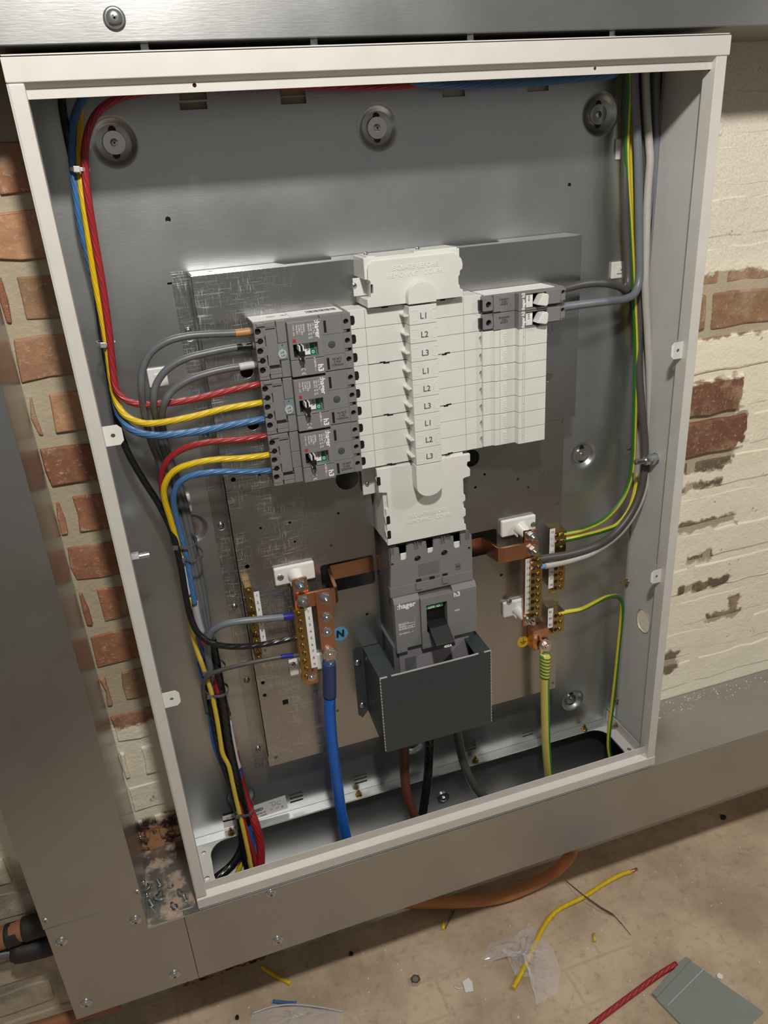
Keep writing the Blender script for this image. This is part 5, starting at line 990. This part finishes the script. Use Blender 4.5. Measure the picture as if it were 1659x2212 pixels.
loose = [((-0.1441,0.06,0.3866), 'lying nearest the upright trunking'), ((-0.1268,0.05,0.3955), 'standing beside the joint plate'), ((-0.1102,0.05,0.3849), 'on its head on the joint plate'), ((-0.1261,0.03,0.3987), 'second from the trunking'), ((-0.1317,0.03,0.3917), 'lying crossways in the cluster'), ((-0.1412,0.02,0.3939), 'front left of the cluster'), ((-0.1079,0.02,0.3733), 'alone at the front of the plate'), ((-0.0949,0.035,0.3769), 'leaning near the enclosure'), ((-0.0909,0.03,0.3723), 'next to the enclosure foot')]
LS = [(322,1915), (344,1908), (369,1913), (346,1930), (338,1938), (327,1950), (378,1958), (392,1930), (399,1938)]
pts = [(-0.1462,0.0747,0.371),(-0.1297,0.0749,0.371),(-0.1116,0.063,0.371),(-0.1289,0.0516,0.371),(-0.1359,0.0468,0.371),(-0.1444,0.039,0.371),(-0.1085,0.0177,0.371),(-0.097,0.04,0.371),(-0.0913,0.0284,0.371)]
proto = None
for i, p in enumerate(pts):
    lab = 'loose hex-head screw on the trunking corner, ' + loose[i][1]
    if proto is None:
        o = thing('loose_screw', lab, 'screw', p, 'loose screws on the trunking corner')
        x, y, z = p
        g = G(); g.cyl((x, y, z), (x + .0012, y, z), .0055, 18); g.hexn((x + .0012, y, z), (x + .005, y, z), .0042); g.done('screw_head', 'steel', o, bev=.0002)
        g = G(); g.cyl((x, y, z), (x - .012, y, z), .0024, 12)
        for j in range(6): g.cyl((x - .001 - .0018 * j, y, z), (x - .002 - .0018 * j, y, z), .0029, 12, .0023)
        g.done('screw_thread', 'steel', o); proto = o
    else: o = dup(proto); o['label'] = lab; o.location = p
    o.location.z = ZT + .0055; o.rotation_euler = (0, (0, PI / 2 * .9, -PI / 2, .2, 0, PI * .45, PI * .4, PI * .42, PI * .45)[i], (.6, .2, .3, 1.2, 2.6, .1, .2, .5, 1.0)[i])
# ------------------------------------------------------------------ floor litter
FR = .0095
g = G(); g.tube([(0.0166,0.2093,0.02),(0.2492,0.186,0.02),(0.3409,0.1526,0.02),(0.4319,0.1193,0.02),(0.5085,0.1013,0.02),(0.5845,0.1015,0.022),(0.6351,0.1036,0.035)] + [(0.6526,0.085,0.0817),(0.6735,0.095,0.092),(0.6797,0.098,0.1171)], .0122, 18, 7); tag(g.done('conduit', 'duct_orange'), 'orange flexible conduit curving across the floor up into the trunking', 'conduit')
def offcut(label, mat, pts, r, name='cable_offcut', end=None):
    g = G(); g.tube(pts, r, 12, 6); o = tag(g.done(name, mat), label, 'cable offcut')
    if end: g = G(); g.tube(end, r * .7, 8, 3); g.done('bare_end', 'copper_bright', o)
    return o
offcut('long yellow cable offcut with bare copper end on the floor', 'cable_yellow', [(0.4487,-0.0755,0.005),(0.4833,-0.0502,0.006),(0.5477,0.0036,0.006),(0.5903,0.0327,0.005),(0.6233,0.0431,0.005),(0.6751,0.0474,0.007),(0.728,0.0602,0.005),(0.7788,0.0679,0.005),(0.8037,0.0671,0.005)], .0046, end=[(0.8012,0.0668,0.005),(0.8207,0.0681,0.005)])
offcut('short yellow cable offcut under the trunking edge', 'cable_yellow', [(0.0062,0.1415,0.004),(0.0256,0.1166,0.004),(0.0535,0.0869,0.004)], .0036)
offcut('tiny yellow sheath piece upright near the orange conduit', 'cable_yellow', [(0.3804,0.1023,0.003),(0.3731,0.087,0.003)], .0034); offcut('tiny yellow sheath piece near the grey strip', 'cable_yellow_pale', [(0.6516,-0.0309,0.003),(0.644,-0.0464,0.003)], .0032)
offcut('red cable offcut at the bottom edge beside the metal plate', 'cable_red', [(0.5343,-0.1902,0.005),(0.5847,-0.1784,0.005),(0.6538,-0.1633,0.005),(0.7134,-0.1506,0.005),(0.7614,-0.1432,0.005)], .0052)
offcut('blue sleeve offcut under the trunking at the bottom left', 'cable_blue', [(0.0153,0.0643,0.003),(0.0397,0.0521,0.003),(0.056,0.045,0.003)], .0032)
g = G(); g.strap([(0.6637,0.099,0.004),(0.6763,0.0461,0.012),(0.6951,0.0093,0.009),(0.711,-0.0089,0.004),(0.7156,-0.0347,0.003),(0.7174,-0.0575,0.003)], .006, .0015, up=(0, 1, 0)); tag(g.done('tie_strip', 'cable_grey_dark'), 'thin grey strip crossing over the yellow offcut', 'strip')
g = G(); g.strap([(0.4128,0.1199,0.003),(0.3958,0.1044,0.003),(0.3786,0.088,0.002)], .004, .001, up=(0, 0, 1)); tag(g.done('tie_strip', 'cable_grey_dark'), 'short dark strip beside the tiny yellow sheath piece under the trunking', 'strip')
g = G(); g.tube([(-0.4896,0.1,0.1049),(-0.4015,0.1,0.0998),(-0.3176,0.1,0.096),(-0.2471,0.1,0.0907)], .011, 14, 5); tag(g.done('pipe', 'pipe_clay'), 'thin rusty pipe along the wall foot in the bottom left corner', 'pipe')
p = (0.2825,0.0052,0); g = G(); g.hexn((p[0], p[1], .0002), (p[0], p[1], .0085), .0105); o = tag(g.done('hex_nut', 'steel', bev=.0008), 'zinc hex nut lying flat on the floor', 'nut')
G().cyl((p[0], p[1], .0083), (p[0], p[1], .0088), .0055, 18).done('nut_hole', 'drab', o)
p = (0.372,-0.0378,0); g = G(); g.sheet([(p[0] - .009, p[1] - .011), (p[0] + .006, p[1] - .014), (p[0] + .011, p[1] + .002), (p[0] + .008, p[1] + .013), (p[0] - .006, p[1] + .010)], [], .001, .0012, 'xy'); o = tag(g.done('paper_tag', 'label'), 'small white tag with a loose string on the floor', 'tag')
g = G(); g.tube([(0.3622,-0.0384,0.002),(0.3529,-0.0378,0.002),(0.3477,-0.03,0.002)], .0008, 6, 4); g.done('string', 'label', o)
A = [(0.7874,-0.1385,0.003),(0.6834,-0.1769,0.003),(0.7134,-0.3106,0.003),(0.8488,-0.2737,0.003)]
g = G(); g.sheet([(a[0], a[1]) for a in A], [], .002, .0016, 'xy'); o = tag(g.done('metal_plate', 'plate_grey', bev=.0004), 'grey galvanised plate offcut at the bottom right of the floor', 'plate')
a0, a1 = Vector(A[0]), Vector(A[1]); d = (Vector(A[3]) - a0).normalized()
g = G(); g.strap([a0 + d * .004 + Vector((0, 0, .0022)), a1 + d * .004 + Vector((0, 0, .0022))], .010, .0025, up=tuple(d)); g.done('folded_edge', 'plate_grey', o)
g = G(); g.strap([a0 + d * .035 + Vector((0, 0, .0014)), a1 + d * .03 + Vector((0, 0, .0014))], .001, .002, up=tuple(d)); g.done('crease', 'zinc', o)
for u_, lab, r in (((0.8214,-0.1912,0), 'white paint flake beside the metal plate', .006), ((1.0892,0.1192,0), 'black offcut in the trunking shadow at the right', .007), ((0.1819,0.1043,0), 'black square scrap on the floor below the trunking', .005), ((-0.0541,0.0581,0), 'small dark scrap at the bottom edge of the floor', .004)):
    g = G(); n_ = 7; vs_ = [(u_[0] + r * random.uniform(.7, 1.2) * math.cos(2 * PI * i / n_), u_[1] + r * random.uniform(.7, 1.2) * math.sin(2 * PI * i / n_)) for i in range(n_)]
    g.sheet(vs_, [], .0005, .004, 'xy'); tag(g.done('scrap', 'plastic_bright' if 'white' in lab else 'black'), lab, 'scrap')
# plastic bags: crumpled film
def bag(label, outline, name, hgt, seed):
    rnd = random.Random(seed); g = G(); c = [sum(o_[i] for o_ in outline) / len(outline) for i in range(2)]
    rings = []; n = len(outline); K = 6
    for r in range(K + 1):
        t = 1 - r / (K + .4); ring = []
        for o_ in outline: ring.append(g.b.verts.new((c[0] + (o_[0] - c[0]) * t + rnd.uniform(-.003, .003), c[1] + (o_[1] - c[1]) * t + rnd.uniform(-.003, .003), .0015 + hgt * (1 - t * t) * rnd.uniform(.25, 1.1))))
        rings.append(ring)
    for a, b in zip(rings, rings[1:]):
        for i in range(n): g.b.faces.new((a[i], a[(i + 1) % n], b[(i + 1) % n], b[i]))
    g.b.faces.new(rings[-1])
    return tag(g.done(name, 'clear_plastic'), label, 'bag')
def dens(pl):
    o = []
    for i in range(len(pl)):
        a, b = pl[i], pl[(i + 1) % len(pl)]
        for j in range(3): o.append((a[0] + (b[0] - a[0]) * j / 3, a[1] + (b[1] - a[1]) * j / 3))
    return o
bag('crumpled clear plastic bag lying over the yellow offcut', dens([(0.4197,0.0022,0),(0.452,0.0237,0),(0.4972,0.0258,0),(0.5407,0.0391,0),(0.55,0.0075,0),(0.5608,-0.029,0),(0.5475,-0.0754,0),(0.5181,-0.1128,0),(0.4767,-0.1176,0),(0.4952,-0.0653,0),(0.4644,-0.0485,0),(0.4651,0.0026,0),(0.4333,-0.0112,0)]), 'plastic_bag', .022, 3)
o = bag('clear zip bag at the bottom edge below the trunking', dens([(-0.0263,0.0568,0),(0.0131,0.0549,0),(0.0552,0.0427,0),(0.1029,0.017,0),(0.1359,-0.0011,0),(0.118,-0.0428,0),(-0.0469,0.0107,0)]), 'plastic_bag', .006, 5)
g = G(); g.tube([(-0.0261,0.0549,0.004),(0.0134,0.0532,0.005),(0.0553,0.0403,0.006),(0.1032,0.0163,0.005),(0.1341,-0.0022,0.004)], .0016, 8, 5); g.done('zip_seal', 'tape_white', o)
# white specks of paint on floor and ledge: nobody could count them
g = G(); rnd = random.Random(11)
for i in range(260):
    x, y = rnd.uniform(-.1, 1.3), rnd.uniform(-.45, .10); r = rnd.uniform(.0006, .0018) * (1.6 if rnd.random() < .08 else 1)
    g.cyl((x, y, .0001), (x, y, .0001 + r * .7), r, 5, r * .5)
o = tag(g.done('paint_specks', 'plastic_bright'), 'fine white specks of flaked paint scattered on the concrete floor', 'paint specks'); o['kind'] = 'stuff'
g = G()
for i in range(90):
    x, y = rnd.gauss(.98, .09), rnd.choice((rnd.uniform(.11, .150), rnd.uniform(.13, .150))); r = rnd.uniform(.0006, .0017)
    if x > .80: g.cyl((x, y, ZT), (x, y, ZT + r * .8), r, 5, r * .5)
o = tag(g.done('paint_dust', 'plastic_bright'), 'flaked paint crumbs on the trunking top at right against the wall', 'paint specks'); o['kind'] = 'stuff'
